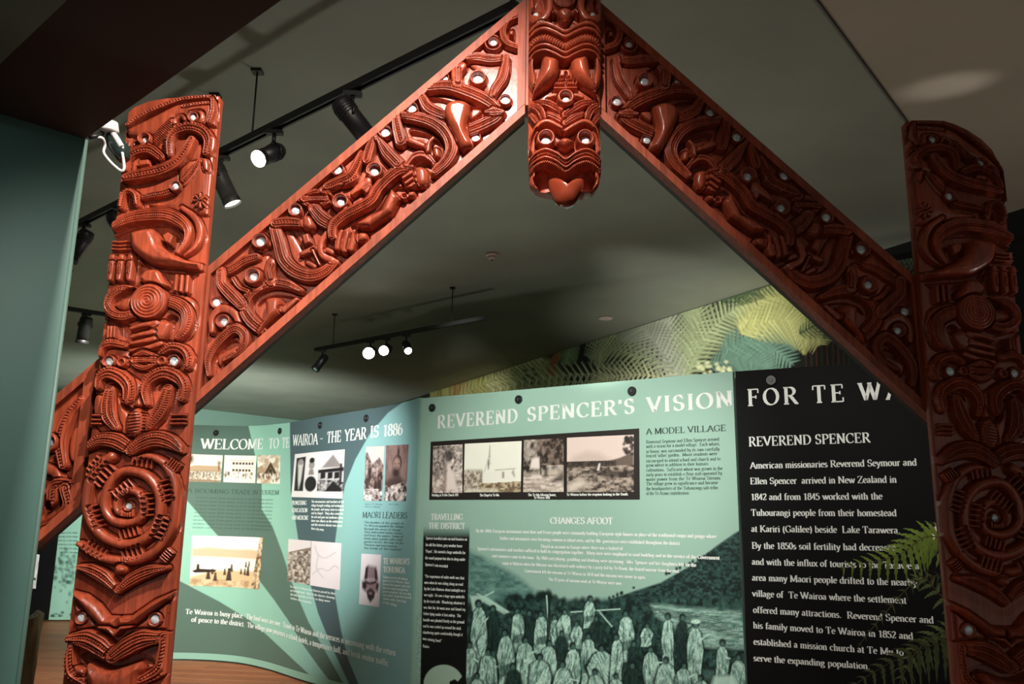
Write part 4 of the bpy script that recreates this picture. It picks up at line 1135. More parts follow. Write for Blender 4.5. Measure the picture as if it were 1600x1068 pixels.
def inflate(name, P, Y0, depth, mat, parent, back=.03, n=9, ridge=0.0):
    Q = np.array(P); k = len(Q)
    E2 = np.vstack([Q[-2:], Q, Q[:2]]); Cc, par = catmull(E2, 6); Cc = Cc[(par >= 2) & (par < k + 2)]
    ce = Cc.mean(0); V = [(ce[0], Y0 - depth, ce[1])]; F = []
    m = len(Cc)
    for i in range(1, n + 1):
        s_ = math.sin(i / n * math.pi / 2); y = Y0 - depth * math.cos(i / n * math.pi / 2)
        for p in Cc:
            q = ce + (p - ce) * s_
            V.append((q[0], y + ridge * abs(q[0] - ce[0]), q[1]))
    for p in Cc:
        q = ce + (p - ce) * .9
        V.append((q[0], Y0 + back, q[1]))
    mb = MB()
    F = [(0, 1 + j, 1 + (j + 1) % m) for j in range(m)]
    for i in range(n):
        for j in range(m):
            A0 = 1 + i * m; B0 = 1 + (i + 1) * m
            F.append((A0 + j, B0 + j, B0 + (j + 1) % m, A0 + (j + 1) % m))
    mb.add(V, F, True)
    return mb.build(name, mat, parent)
TP = [tp_cen((810, 120, 5.087), x, y) for x, y in ((240, 812), (290, 795), (345, 825), (385, 858), (425, 830), (475, 800), (522, 806), (522, 870), (480, 955), (440, 1005), (375, 1020), (305, 998), (255, 905))]
inflate('tongue', TP, 2.455, .042, M_TONGUE, t, .03, 9, .12)
# ------------------------------------------------------------------ the room
def struct(o):
    o['kind'] = 'structure'; return o
M_CEIL = material('dark_grey_ceiling_paint', lin(150, 152, 138), .75, 0, .10, 1.3, .03, 30)
M_CEIL2 = material('grey_brown_ceiling_paint', lin(176, 164, 146), .75, 0, .10, 1.2, .03, 30)
M_SOFF = material('black_soffit_paint', lin(52, 48, 44), .8, 0, .1, 2)
M_BEAM = material('dull_green_beam_paint', lin(96, 116, 104), .7, 0, .15, 3)
M_TEAL = material('dark_teal_wall_paint', lin(72, 106, 98), .55, 0, .06, 3, .02, 80)
M_LIT_CORNER = material('lit_corner_teal', lin(84, 112, 102), .5)  # paler teal paints in the light on the rounded partition corner
M_BWALL = material('pale_green_wall_paint', lin(168, 205, 188), .7, 0, .03, 2)
M_DARKW = material('black_wall_paint', lin(20, 21, 21), .7)
def floor_mat():
    m = material('polished_timber_floor_boards', (.30, .12, .05, 1), .5, 0, 0, spec=.25)
    nt = m.node_tree; p = nt.nodes['Principled BSDF']
    tc = nt.nodes.new('ShaderNodeTexCoord'); mp = nt.nodes.new('ShaderNodeMapping'); mp.inputs['Rotation'].default_value = (0, 0, math.radians(8))
    nt.links.new(tc.outputs['Object'], mp.inputs[0])
    br = nt.nodes.new('ShaderNodeTexBrick')
    br.inputs['Color1'].default_value = (.40, .115, .045, 1); br.inputs['Color2'].default_value = (.55, .18, .07, 1); br.inputs['Mortar'].default_value = (.10, .04, .02, 1)
    br.inputs['Scale'].default_value = 1; br.inputs['Mortar Size'].default_value = .004; br.inputs['Brick Width'].default_value = 2.2; br.inputs['Row Height'].default_value = .13
    nt.links.new(mp.outputs[0], br.inputs['Vector'])
    n = nt.nodes.new('ShaderNodeTexNoise'); n.inputs['Scale'].default_value = 6; n.inputs['Detail'].default_value = 6
    m2 = nt.nodes.new('ShaderNodeMapping'); m2.inputs['Scale'].default_value = (1, 9, 1); nt.links.new(mp.outputs[0], m2.inputs[0]); nt.links.new(m2.outputs[0], n.inputs['Vector'])
    mx = nt.nodes.new('ShaderNodeMix'); mx.data_type = 'RGBA'; mx.blend_type = 'MULTIPLY'; mx.inputs['Factor'].default_value = .6
    nt.links.new(br.outputs['Color'], mx.inputs['A']); nt.links.new(n.outputs['Fac'], mx.inputs['B']); nt.links.new(mx.outputs['Result'], p.inputs['Base Color'])
    return m
M_FLOOR = floor_mat()
ZCEIL = 3.65
PE = np.array([-1.232, 2.248]); PD = np.array([-.728, -.685])           # end and run of the teal partition
SE = np.array([.743, -.677])                                           # run of the soffit edge
CORNER = np.array([-4.16, 19.57]); BD = np.array([.643, .766]); MD = np.array([.470, -.883])
BK0 = CORNER - BD * 10; MR1 = CORNER + MD * 22.3
struct(MB().slab([(-14, -3.2), (9, -3.2), (9, 22), (-14, 22)], -.08, 0).build('floor', M_FLOOR))
struct(MB().slab([(-14, -3.2), (9, -3.2), (9, 22), (-14, 22)], ZCEIL, ZCEIL + .1).build('ceiling', M_CEIL))
# lighter ceiling lining to the right of the joint line
q0, q1 = on_z(1280, 0, 3.63)[:2], on_z(1421, 191, 3.63)[:2]
jd = (q1 - q0) / np.linalg.norm(q1 - q0); jn = np.array([jd[1], -jd[0]])
ja = q0 - jd * 2.2; jb = q0 + jd * 6
struct(MB().slab([tuple(ja), tuple(jb), tuple(jb + jn * 5), tuple(ja + jn * 5)], 3.63, ZCEIL - .002).build('ceiling_lining', M_CEIL2))
struct(MB().slab([tuple(ja - jn * .006), tuple(jb - jn * .006), tuple(jb), tuple(ja)], 3.622, ZCEIL - .002).build('trim_2', M_SOFF))
# walls
def wall_slab(name, a, b, th, z0, z1, mat):
    a = np.asarray(a); b = np.asarray(b); t = (b - a) / np.linalg.norm(b - a); n = np.array([-t[1], t[0]]) * th
    return struct(MB().slab([tuple(a), tuple(b), tuple(b + n), tuple(a + n)], z0, z1).build(name, mat))
wall_slab('wall_back', BK0, CORNER, .15, 0, ZCEIL, M_BWALL)
wall_slab('wall_right', CORNER, MR1, .15, 0, ZCEIL, M_DARKW)
LW = BK0 + np.array([.766, -.643]) * 9.0
wall_slab('wall_hall', LW, BK0, .15, 0, ZCEIL, M_BWALL)
wall_slab('wall_left', PE + PD * 4.2, PE, .12, 0, 2.6, M_TEAL)
mb = MB(); mb.tube([(PE[0], PE[1] + .004, 0.0), (PE[0], PE[1] + .004, 2.598)], .007, 12); struct(mb.build('lit_corner_strip', M_LIT_CORNER))  # slim strip added to show the partition's lit corner edge
# bulkhead over the entrance (its black underside is the soffit)
sa = PE + np.array([-.12, .11]) * 0; sb = PE + SE * 4.5
so = struct(MB().slab([tuple(PE), tuple(sb), (sb[0], -3.2), (-5, -3.2), tuple(PE + PD * 4.4)], 2.6, ZCEIL - .004).build('ceiling_soffit', M_SOFF))
b0, b1 = on_z(105, 0, 2.57)[:2], on_z(0, 100, 2.57)[:2]
bd = (b1 - b0) / np.linalg.norm(b1 - b0)
# run the beam from beside the camera to the partition
k_ = np.linalg.solve(np.array([bd, -PD]).T, PE - b0)
be = b0 + bd * (k_[0] - .01); bs = b0 - bd * 1.6; bn = np.array([-.66, -.75])
struct(MB().slab([tuple(bs), tuple(be), tuple(be + PD * .4), tuple(bs + PD * .4)], 2.57, 2.599).build('trim_3', M_BEAM))

# ------------------------------------------------------------------ display panels
def arc(P, n=12):
    C, _ = catmull(np.asarray(P, float), n); return C
W_CURVE = Wall(arc([(-4.4, 9.45), (-3.66, 9.65), (-3.0, 9.54), (-2.5, 9.17), (-1.88, 8.46), (-1.04, 7.60), (-.80, 7.32)]))
W_CEN = Wall([(-.765, 7.165), (1.503, 5.645)])
W_BLK = Wall([(1.5195, 5.637), (3.45, 4.745)])
W_MUR = Wall([tuple(CORNER + MD * 4.45 + np.array([-.883, -.470]) * .03), tuple(CORNER + MD * 17.7 + np.array([-.883, -.470]) * .03)])
M_GREEN = material('pale_green_panel_board', lin(150, 190, 170), .55)
M_PBLK = material('black_panel_board', lin(10, 10, 11), .7, spec=.15)
M_INKW = material('white_lettering', lin(236, 238, 232), .6)
M_INKD = material('dark_green_lettering', lin(52, 74, 66), .6)
M_INKF = material('faint_green_lettering', lin(64, 88, 78), .6)
M_FRAME = material('dark_brown_photo_mount', lin(46, 38, 34), .6)
M_BOLT = material('black_rubber_fixing', (.012, .013, .013, 1), .4)
M_BOLTC = material('grey_fixing_centre', (.05, .05, .05, 1), .45, 0)

def panel_board(name, wall, zt, th, mat, parent, z0=.02):
    """the board behind a printed face; zt is the top height at every plan point"""
    n = len(wall.P); zt = np.broadcast_to(zt, (n,))
    F_ = wall.pos(wall.S, 0 * wall.S, 0); B_ = wall.pos(wall.S, 0 * wall.S, -th)
    mb = MB(); v = []
    for i in range(n):
        for Q in (F_[i], B_[i]):
            v += [(Q[0], Q[1], z0), (Q[0], Q[1], zt[i])]
    f = []
    for i in range(n - 1):
        a, b = 4 * i, 4 * i + 4
        f += [(a, b, b + 1, a + 1), (a + 2, a + 3, b + 3, b + 2), (a + 1, b + 1, b + 3, a + 3), (a, a + 2, b + 2, b)]
    e = 4 * (n - 1)
    f += [(0, 1, 3, 2), (e, e + 2, e + 3, e + 1)]
    return mb.add(v, f).build(name, mat, parent)

def bolt(wall, px, py, parent, r=.032, name='fixing_bolt'):
    s_, z_ = wall.hit(px, py); c0 = wall.pos(s_, z_, 0); n_ = wall.pos(s_, z_, 1) - c0
    mb = MB(); mb.tube([c0 + n_ * .001, c0 + n_ * .012, c0 + n_ * .016], [r, r, r * .86], 16)
    o = mb.build(name, M_BOLT, parent)
    mb = MB(); mb.tube([c0 + n_ * .016, c0 + n_ * .022], [r * .36, r * .3], 10); mb.build('bolt_cap', M_BOLTC, o)
def K(o, s): return lambda x, y: (o[0] + x / s, o[1] + y / s)
def ptl(k, P): return [k(*p) for p in P]
rnd = random.Random(7)
k1 = K((270, 620), 4.1026); k2 = K((270, 820), 4.1026); k3 = K((640, 590), 3.0769); k4 = K((650, 790), 3.1373); k6 = K((1130, 560), 3.8143); k7 = K((1130, 820), 4.3057); k8 = K((660, 670), 4.5714); k5 = K((980, 650), 7.6278)

# ------------------------------------------------------------------ curved panel: WELCOME TO TE WAIROA
_tp = [W_CURVE.hit(*p) for p in ((200, 661), (295, 663), (388, 665), (452, 660), (520, 648), (575, 639), (620, 631), (655, 621))]
_ts = np.array([p[0] for p in _tp]); _tz = np.array([p[1] for p in _tp])
ZTC = np.interp(W_CURVE.S, _ts, _tz)
tA = thing('curved_display_panel', 'curved pale green panel headed WELCOME TO TE WAIROA with dark swoosh bands', 'display panel', (-2.6, 8.9, 0))
panel_board('panel_board', W_CURVE, ZTC, .035, M_GREEN, tA)
n, m = 420, 640
sg = np.linspace(0, W_CURVE.S[-1], m); tg = np.linspace(0, 1, n)
S2 = np.repeat(sg[None, :], n, 0); Z2 = .085 + tg[:, None] * (np.interp(sg, _ts, _tz)[None, :] - .085)
V = W_CURVE.pos(S2, Z2, .0015)
X_, Y_ = project(V.reshape(-1, 3)); X_ = X_.reshape(n, m); Y_ = Y_.reshape(n, m)
P = Print(X_, Y_, L3(152, 200, 178), .7)
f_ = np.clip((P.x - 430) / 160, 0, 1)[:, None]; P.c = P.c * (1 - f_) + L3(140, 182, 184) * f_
DK1 = L3(92, 116, 104); DK2 = L3(80, 98, 102)
P.poly([(150, 640), (388, 640), (388.5, 666), (398, 708), (409, 756)] + ptl(k2, [(570, -100), (640, 10), (700, 170), (760, 360), (870, 620), (950, 760), (1095, 1017), (1140, 1100), (1060, 1100), (1020, 1017), (930, 900), (830, 760), (740, 610), (650, 480), (570, 375), (460, 230), (290, 70)]) + [(289, 778), (200, 720)], DK1)
P.poly(ptl(k1, [(750, 100), (1700, -60), (1480, 30), (1380, 100), (1260, 240), (1170, 400), (1105, 560), (1060, 780)]) + ptl(k2, [(1040, 110), (1040, 450), (1080, 680), (1125, 860), (1190, 1017), (1230, 1100), (1180, 1100), (1130, 1017), (1010, 760), (930, 560), (880, 370), (805, 100), (790, 0)]) + ptl(k1, [(755, 600)]), DK2)
P.poly(ptl(k2, [(-300, 190), (30, 350), (300, 490), (480, 600), (600, 700), (760, 850), (940, 1017), (1000, 1100), (-300, 1300)]), DK1)
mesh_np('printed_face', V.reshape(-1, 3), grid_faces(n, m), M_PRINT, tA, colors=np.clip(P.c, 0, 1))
# kick strip along the foot
mb = MB(); C_ = W_CURVE.pos(W_CURVE.S, 0 * W_CURVE.S + .05, .004)
v = []; fcs = []
for i, q in enumerate(C_): v += [(q[0], q[1], .02), (q[0], q[1], .084)]
for i in range(len(C_) - 1): fcs.append((2 * i, 2 * i + 2, 2 * i + 3, 2 * i + 1))
mb.add(v, fcs).build('foot_strip', material('light_green_foot_strip', lin(150, 196, 176), .5), tA)
for p in ((338, 676), (438, 673), (501, 664), (573, 653)): bolt(W_CURVE, p[0], p[1], tA, .034)
T = Lettering(W_CURVE)
T.line('WELCOME', k1(180, 330), k1(578, 331), 15.2, 1.15).line('TO', k1(615, 329), k1(680, 326), 15, 1.15).line('TE', k1(700, 325), k1(748, 321), 15, 1.15)
T.line('WAIROA', k1(770, 312), k1(930, 302), 16.2, 1.15).line('-', k1(945, 290), k1(965, 288), 16, 1.15).line('THE', k1(990, 293), k1(1080, 284), 16.5, 1.15).line('YEAR', k1(1104, 281), k1(1242, 266), 17, 1.15).line('IS', k1(1268, 260), k1(1322, 253), 17.5, 1.15).line('1886', k1(1350, 250), k1(1475, 240), 17.5, 1.15)
T.build('heading_lettering', M_INKW, tA, True)
T = Lettering(W_CURVE)
T.line('Te Wairoa is busy place.  The land wars are over.  Travel to Te Wairoa and the terraces is increasing with the return', k2(82, 568), k2(1430, 838), 7.6, 1.25)
T.line('of peace to the district.  The village now possesses a school, hotels, a temperance hall, and brisk visitor traffic.', k2(120, 618), k2(1392, 905), 7.6, 1.25)
T.build('foot_lettering', M_INKW, tA, True)
T = Lettering(W_CURVE)
for i, tx in enumerate(('PIONEERING', 'EDUCATION', 'AND MEDICINE')): T.line(tx, k1(766, 690 + 47 * i), k1(858 + 6 * i, 690 + 48 * i), 6.2, 1.5)
for i, tx in enumerate(('The missionaries and teachers of the', 'village brought reading and writing to', 'the people, and many came to school', 'and to chapel.  They also cared for', 'the sick and gave out medicines when', 'there was illness in the settlement', 'and the nearest doctor was more', 'than a day away')):
    T.line(tx, k1(890, 676 + 24.5 * i), k1((1100, 1098, 1097, 1095, 1093, 1090, 1088, 970)[i], 678 + 25.5 * i), 3.6, 1.5)
for i, tx in enumerate(("TE WAIROA'S", 'TOHUNGA')): T.line(tx, k2(1352, 248 + 54 * i), k2(1520 - 30 * i, 252 + 56 * i), 9, 1.6)
for i, tx in enumerate(('Tuhoto was the old tohunga', 'priest of Te Wairoa. Some', 'feared his power and said', 'that he had foretold the', 'great eruption. He was dug', 'out alive from his buried', 'whare after four days', 'at the village')):
    T.line(tx, k2(1350, 338 + 23 * i), k2((1508, 1518, 1520, 1512, 1530, 1532, 1500, 1440)[i], 352 + 24 * i), 3.4, 1.6)
for i, tx in enumerate(('The road to Te Wairoa from Rotorua passed by lakes', 'and through bush.  Map of the district showing', 'the lake and the terraces as they were', 'before the eruption')):
    T.line(tx, k2(752 + 2 * i, 398 + 25 * i), k2((1045, 1040, 1010, 890)[i], 445 + 27 * i - (0, 0, 5, 24)[i]), 3.2, 1.2)
T.build('white_body_lettering', M_INKW, tA)
T = Lettering(W_CURVE)
T.line('A BOOMING TRADE IN TOURISM', k1(92, 612), k1(682, 626), 6.6, .9)
for i in range(9): T.line('visitors came from many lands to see the famous terraces', k1(150 - 3 * i, 648 + 24 * i), k1(646 - 2 * i, 664 + 24 * i), 3.2, .55)
T.build('faint_lettering', M_INKF, tA)
T = Lettering(W_CURVE)
T.line('MAORI LEADERS', k1(1218, 772), k1(1505, 778), 9, .9)
for i, tx in enumerate(('The leaders of the people at', 'Te Wairoa guided the village', 'through the years of change.', 'They welcomed many visitors', 'and kept the peace. Some of', 'them were guides who took', 'parties across the lake to the', 'Terraces and lived well by', 'the trade of the tourists')):
    T.line(tx, k1(1228, 808 + 20.5 * i), k1((1482, 1484, 1470, 1478, 1480, 1476, 1482, 1440, 1470)[i], 816 + 21 * i), 3.2, .8)
for x0, x1, y in ((1232, 1345, 690), (1232, 1330, 706), (1390, 1450, 690)): T.line('chief of Te Wairoa', k1(x0, y), k1(x1, y + 2), 2.4, .6)
T.build('dark_lettering', M_INKD, tA)
SEP0, SEP1, SEP2 = L3(250, 240, 222), L3(176, 148, 118), L3(74, 52, 40)
def rough(P, seed, lo, hi, sx=60, sy=60, mask=None, k=1.0):
    i = np.arange(P.x.size) if mask is None else np.nonzero(mask)[0]
    t = np.clip((fbm(P.x[i] * sx, P.y[i] * sy, seed) - .32) * 2.8, 0, 1)[:, None]
    P.c[i] = P.c[i] * (1 - k) + (np.asarray(lo) * (1 - t) + np.asarray(hi) * t) * k
def house(P):
    rough(P, 3, SEP0 * .95, SEP0, 8, 8)
    P.poly([(0, .52), (.25, .40), (.95, .40), (1, .50), (1, .56), (0, .60)], SEP1 * 1.2); P.poly([(0, .58), (1, .55), (1, 1), (0, 1)], SEP1)
    rough(P, 5, SEP1 * .6, SEP0 * .9, 50, 30, P.y > .62)
    P.ell(.10, .18, .10, .17, SEP2, 1, .05); P.seg((.10, .2), (.09, .6), .012, .016, SEP2)
    P.seg((.90, .25), (.92, .55), .012, .016, SEP2); P.ell(.92, .3, .06, .08, SEP1 * .5, .8, .05)
    for i in range(9): P.poly([(.12 + .09 * i, .64), (.15 + .09 * i, .64), (.15 + .09 * i, .76), (.12 + .09 * i, .76)], SEP2, .7)
    P.poly([(0, .9), (1, .93), (1, 1), (0, 1)], SEP1 * .75)
def hotel(P):
    P.c[:] = SEP0
    for j, y in enumerate((.25, .50)):
        for i in range(7 - j): P.poly([(.24 + .10 * i, y), (.31 + .10 * i, y), (.31 + .10 * i, y + .09), (.24 + .10 * i, y + .09)], SEP2)
    P.seg((.2, .42), (.95, .44), .008, .008, SEP1); P.seg((.18, .18), (.95, .20), .010, .010, SEP1)
    for i in range(34): P.ell(rnd.random(), .62 + .22 * rnd.random(), .018, .04, SEP2 if rnd.random() < .6 else SEP1, .9, .02)
    P.poly([(0, .88), (1, .86), (1, 1), (0, 1)], SEP0 * .9)
def whare(P):
    rough(P, 9, SEP1 * 1.15, SEP0, 6, 6)
    P.poly([(0, .45), (.2, .35), (.3, .6), (0, .7)], SEP1); P.poly([(.28, .66), (.55, .24), (.86, .66)], SEP2); P.poly([(.40, .66), (.56, .42), (.72, .66)], SEP1 * .6); P.poly([(.5, .5), (.62, .5), (.62, .68), (.5, .68)], SEP2 * .4)
    for i in range(28): P.ell(rnd.random(), .68 + .24 * rnd.random(), .025, .05, SEP2 if rnd.random() < .5 else SEP0, .9, .02)
def portraits(P):
    P.c[:] = L3(246, 236, 234); D0, D1 = L3(36, 30, 34), L3(150, 138, 138)
    P.poly([(.05, .1), (.26, .08), (.25, .86), (.05, .86)], D0); P.ell(.155, .24, .07, .11, D1 * 1.3); P.poly([(.10, .26), (.21, .26), (.19, .6), (.15, .82), (.12, .6)], L3(226, 220, 214), 1, .02)
    P.ell(.40, .70, .12, .17, D0); P.ell(.40, .28, .06, .10, D1 * 1.25); P.ell(.40, .18, .055, .06, D0); P.poly([(.36, .38), (.44, .38), (.46, .5), (.34, .5)], D1)
    P.poly([(.60, .36), (.80, .08), (.98, .36)], D1, 1, .02)
    P.poly([(.54, .40), (1, .36), (1, .86), (.54, .86)], L3(206, 198, 198)); P.poly([(.54, .40), (1, .36), (1, .44), (.54, .47)], D0)
    for x in (.59, .72, .84): P.poly([(x, .46), (x + .09, .45), (x + .09, .58), (x, .6)], D0)
    rough(P, 12, D0, L3(215, 205, 205), 30, 22, (P.x > .54) & (P.y > .62) & (P.y < .86)); P.poly([(.68, .86), (.82, .64), (.98, .8), (.98, .86)], D0); P.seg((.95, .3), (.95, .7), .02, .02, D0)
def group(P):
    rough(P, 21, L3(70, 52, 52), L3(190, 165, 160), 9, 14); P.poly([(0, 0), (1, 0), (1, .35), (.75, .2), (.4, .32), (.1, .1), (0, .1)], L3(222, 200, 196))
    for i in range(9):
        x = .1 + .8 * rnd.random(); y = .3 + .4 * rnd.random(); P.ell(x, y + .14, .09, .16, L3(60, 44, 44), .9, .04); P.ell(x, y - .02, .05, .035, L3(120, 90, 84), 1, .02)
    rough(P, 22, L3(90, 70, 70), L3(240, 224, 220), 8, 14, P.y > .78)
def chief(P):
    rough(P, 31, L3(120, 92, 90), L3(150, 120, 116), 5, 5)
    P.ell(.52, .33, .20, .15, L3(54, 38, 38)); P.ell(.50, .36, .15, .14, L3(170, 136, 126), 1, .04); P.ell(.55, .13, .05, .10, L3(60, 44, 42), 1, .03)
    P.ell(.48, .50, .17, .10, L3(60, 44, 44), 1, .05); P.ell(.44, .34, .03, .012, L3(40, 28, 28)); P.ell(.58, .34, .03, .012, L3(40, 28, 28)); P.ell(.5, .42, .03, .03, L3(130, 98, 90))
    P.poly([(0, 1), (.02, .66), (.3, .58), (.7, .58), (.95, .68), (1, 1)], L3(80, 60, 58), 1, .05); rough(P, 33, L3(70, 50, 50), L3(236, 218, 212), 9, 16, (P.y > .74 - .12 * np.abs(P.x - .2)))
def lake(P):
    P.c[:] = L3(255, 248, 236); P.poly([(0, .26), (.2, .22), (.5, .25), (.8, .24), (1, .27), (1, .44), (0, .42)], L3(224, 192, 158), 1, .03); P.poly([(0, .43), (1, .45), (1, .68), (0, .64)], L3(252, 240, 224), 1, .03)
    P.poly([(0, .82), (.3, .68), (1, .66), (1, 1), (0, 1)], L3(226, 190, 146), 1, .03); rough(P, 41, L3(150, 110, 76), L3(240, 208, 168), 16, 12, (P.y > .86) & (P.x < .8), .6)
    rough(P, 42, L3(120, 88, 60), L3(238, 208, 170), 24, 20, P.x > .84 + .1 * (1 - P.y))
    P.poly([(.02, .70), (.1, .66), (.32, .67), (.3, .72), (.05, .74)], L3(60, 42, 32)); P.seg((.09, .58), (.09, .68), .014, .02, L3(50, 36, 28))
    for x, y, q in ((.22, .76, 1), (.31, .8, .9), (.27, .7, .6), (.49, .74, 1.35), (.52, .62, .8), (.43, .70, .7), (.66, .68, .6), (.72, .68, .7), (.77, .66, 1), (.73, .54, .6), (.78, .52, .55)):
        P.ell(x, y - .06 * q, .016 * q, .022 * q, L3(46, 34, 30)); P.poly([(x - .015 * q, y - .04 * q), (x + .015 * q, y - .04 * q), (x + .03 * q, y + .10 * q), (x - .03 * q, y + .10 * q)], L3(70, 54, 44) if q < 1 else L3(52, 40, 36), .95)
def terrace(P):
    P.c[:] = L3(238, 222, 222); P.poly([(0, .36), (.16, .26), (.5, .14), (.5, 1), (0, 1)], L3(140, 118, 104)); rough(P, 51, L3(96, 78, 68), L3(222, 204, 190), 22, 18, (P.x < .48) & (P.y > .30 - .15 * P.x))
    P.poly([(.48, 0), (1, 0), (1, 1), (.48, 1)], L3(240, 224, 226))
    q = L3(206, 190, 196)
    for S_ in ([(.55, .1), (.62, .3), (.75, .35), (.92, .2)], [(.52, .75), (.66, .6), (.8, .62), (.9, .5), (.97, .55)], [(.62, .3), (.6, .6), (.72, .8)]):
        C_, _ = catmull(S_, 6)
        for i in range(len(C_) - 1): P.seg(C_[i], C_[i + 1], .006, .006, q)
    P.seg((.48, 0), (.48, 1), .004, .004, L3(150, 130, 124))
def tohunga(P):
    P.c[:] = L3(238, 224, 230); D = L3(52, 34, 44)
    P.poly([(.26, .28), (.36, .22), (.80, .24), (.84, .48), (.22, .50)], L3(150, 124, 134), 1, .04); P.poly([(.26, .26), (.38, .24), (.36, .5), (.2, .5)], D, 1, .03); P.poly([(.7, .26), (.82, .3), (.9, .5), (.74, .5)], D, 1, .03)
    P.ell(.55, .62, .30, .13, L3(160, 128, 138), 1, .05); P.poly([(.1, .55), (.3, .52), (.36, .62), (.3, .74), (.12, .68)], D, 1, .04); P.poly([(.82, .52), (.96, .56), (.9, .72), (.78, .66)], D, 1, .04)
    P.poly([(.26, .52), (.5, .56), (.82, .5), (.8, .56), (.5, .60), (.28, .58)], D, 1, .02); P.poly([(.34, .72), (.55, .66), (.78, .72), (.74, .84), (.56, .94), (.42, .86)], D, 1, .03); P.ell(.55, .76, .08, .025, L3(170, 140, 150), 1, .02)
for nm, q, pf, r_, lb in (
    ('photograph_print', [k1(75, 540), k1(308, 546), k1(322, 373), k1(85, 363)], house, (60, 90), 'sepia photograph of a long house with a tree'),
    ('photograph_print', [k1(325, 545), k1(530, 551), k1(537, 376), k1(333, 372)], hotel, (60, 80), 'pale photograph of a two-storey building'),
    ('photograph_print', [k1(540, 552), k1(688, 556), k1(692, 371), k1(548, 372)], whare, (60, 60), 'sepia photograph of a gabled house'),
    ('photograph_print', [k1(762, 640), k1(1090, 651), k1(1105, 335), k1(785, 366)], portraits, (110, 110), 'white print with two portraits and a house'),
    ('photograph_print', [k1(1225, 662), k1(1342, 666), k1(1360, 312), k1(1240, 319)], group, (110, 50), 'brown photograph of a crowd'),
    ('photograph_print', [k1(1358, 664), k1(1497, 666), k1(1515, 303), k1(1370, 310)], chief, (110, 60), 'brown portrait photograph'),
    ('photograph_print', [k2(108, 388), k2(555, 412), k2(580, 80), k2(122, 66)], lake, (130, 180), 'pale sepia photograph of people on a lake shore'),
    ('photograph_print', [k2(735, 357), k2(1072, 416), k2(1083, 115), k2(744, 88)], terrace, (110, 120), 'print split between a photograph and a pale map'),
    ('photograph_print', [k2(1195, 505), k2(1325, 525), k2(1338, 190), k2(1212, 182)], tohunga, (110, 60), 'tall white print with a dark bearded face')):
    picture(nm, W_CURVE, q, r_[0], r_[1], .004, pf, tA)['label'] = lb

# ------------------------------------------------------------------ middle panel: REVEREND SPENCER'S VISION
zt0 = W_CEN.hit(668, 621)[1]; zt1 = W_CEN.hit(1144, 580)[1]
tB = thing('display_panel', "large pale green panel headed REVEREND SPENCER'S VISION with a mural of villagers", 'display panel', (.4, 6.4, 0))
panel_board('panel_board', W_CEN, np.array([zt0, zt1]), .04, M_GREEN, tB)
n, m = 560, 620
V, q = grid_on(W_CEN, [(0, .03), (W_CEN.S[-1], .03), (W_CEN.S[-1], zt1 - .001), (0, zt0 - .001)], n, m, .0015)
X_, Y_ = project(V.reshape(-1, 3)); X_ = X_.reshape(n, m); Y_ = Y_.reshape(n, m)
PG = L3(156, 190, 174); TK = L3(10, 30, 28); TM = L3(70, 112, 102); TL = L3(196, 232, 216)
P = Print(X_, Y_, PG, .6)
hl = ptl(k4, [(200, 180), (300, 235), (400, 290), (500, 345), (600, 430), (640, 500), (640, 700), (200, 700)])
P.poly(hl, None, 1, 6, None) if False else P.poly(hl, (L3(58, 96, 92), L3(118, 162, 150)), .95, 5, lambda x, y: fbm(x * .13, y * .2, 71) * 1.6 - .35)
hr = ptl(k4, [(1640, 90), (1560, 135), (1480, 190), (1350, 290), (1200, 375), (1060, 420), (900, 475), (860, 520), (900, 800), (1640, 800)])
P.poly(hr, (TK, L3(66, 104, 98)), 1, 1.5, lambda x, y: fbm(x * .22, y * .3, 72) * 1.9 - .72)
for i in range(60):                                           # trees along the ridges
    x = rnd.uniform(440, 900); y = 420 + rnd.random() * 60 - (30 if 600 < x < 660 or 820 < x < 880 else 0)
    c_ = k4(x, y + 30); P.ell(c_[0], c_[1], rnd.uniform(3, 8), rnd.uniform(5, 11), TK, .85, 2)
for i in range(26):
    x = rnd.uniform(920, 1560); y = 470 - (x - 900) * .44; c_ = k4(x, y + 4); P.ell(c_[0], c_[1], 2.2, rnd.uniform(2, 4), TK, .95, 1)
P.poly(ptl(k4, [(200, 470), (1640, 440), (1640, 1200), (200, 1200)]), (TK, TM), .93, 4, lambda x, y: fbm(x * .2, y * .16, 75) * 1.8 - .62)
P.poly(ptl(k4, [(1150, 480), (1600, 520), (1620, 700), (1420, 690), (1180, 540)]), (L3(84, 130, 118), TL), .85, 4, lambda x, y: fbm(x * .08, y * .45, 76) * 1.7 - .4)
for i in range(8): P.seg(k4(1150 + 20 * i, 500 + 9 * i), k4(1480 + 16 * i, 545 + 14 * i), .7, .7, TK, .7)
P.poly(ptl(k4, [(265, 440), (340, 440), (460, 520), (430, 530), (330, 470), (280, 520)]), TL, .8, 1.5)
for p, q_ in (((300, 430), (450, 520)), ((340, 440), (380, 420)), ((520, 545), (640, 600)), ((760, 520), (1000, 505)), ((900, 520), (960, 590)), ((640, 440), (655, 660))): P.seg(k4(*p), k4(*q_), 1.0, 1.0, TL if p[0] != 520 else TK, .9)
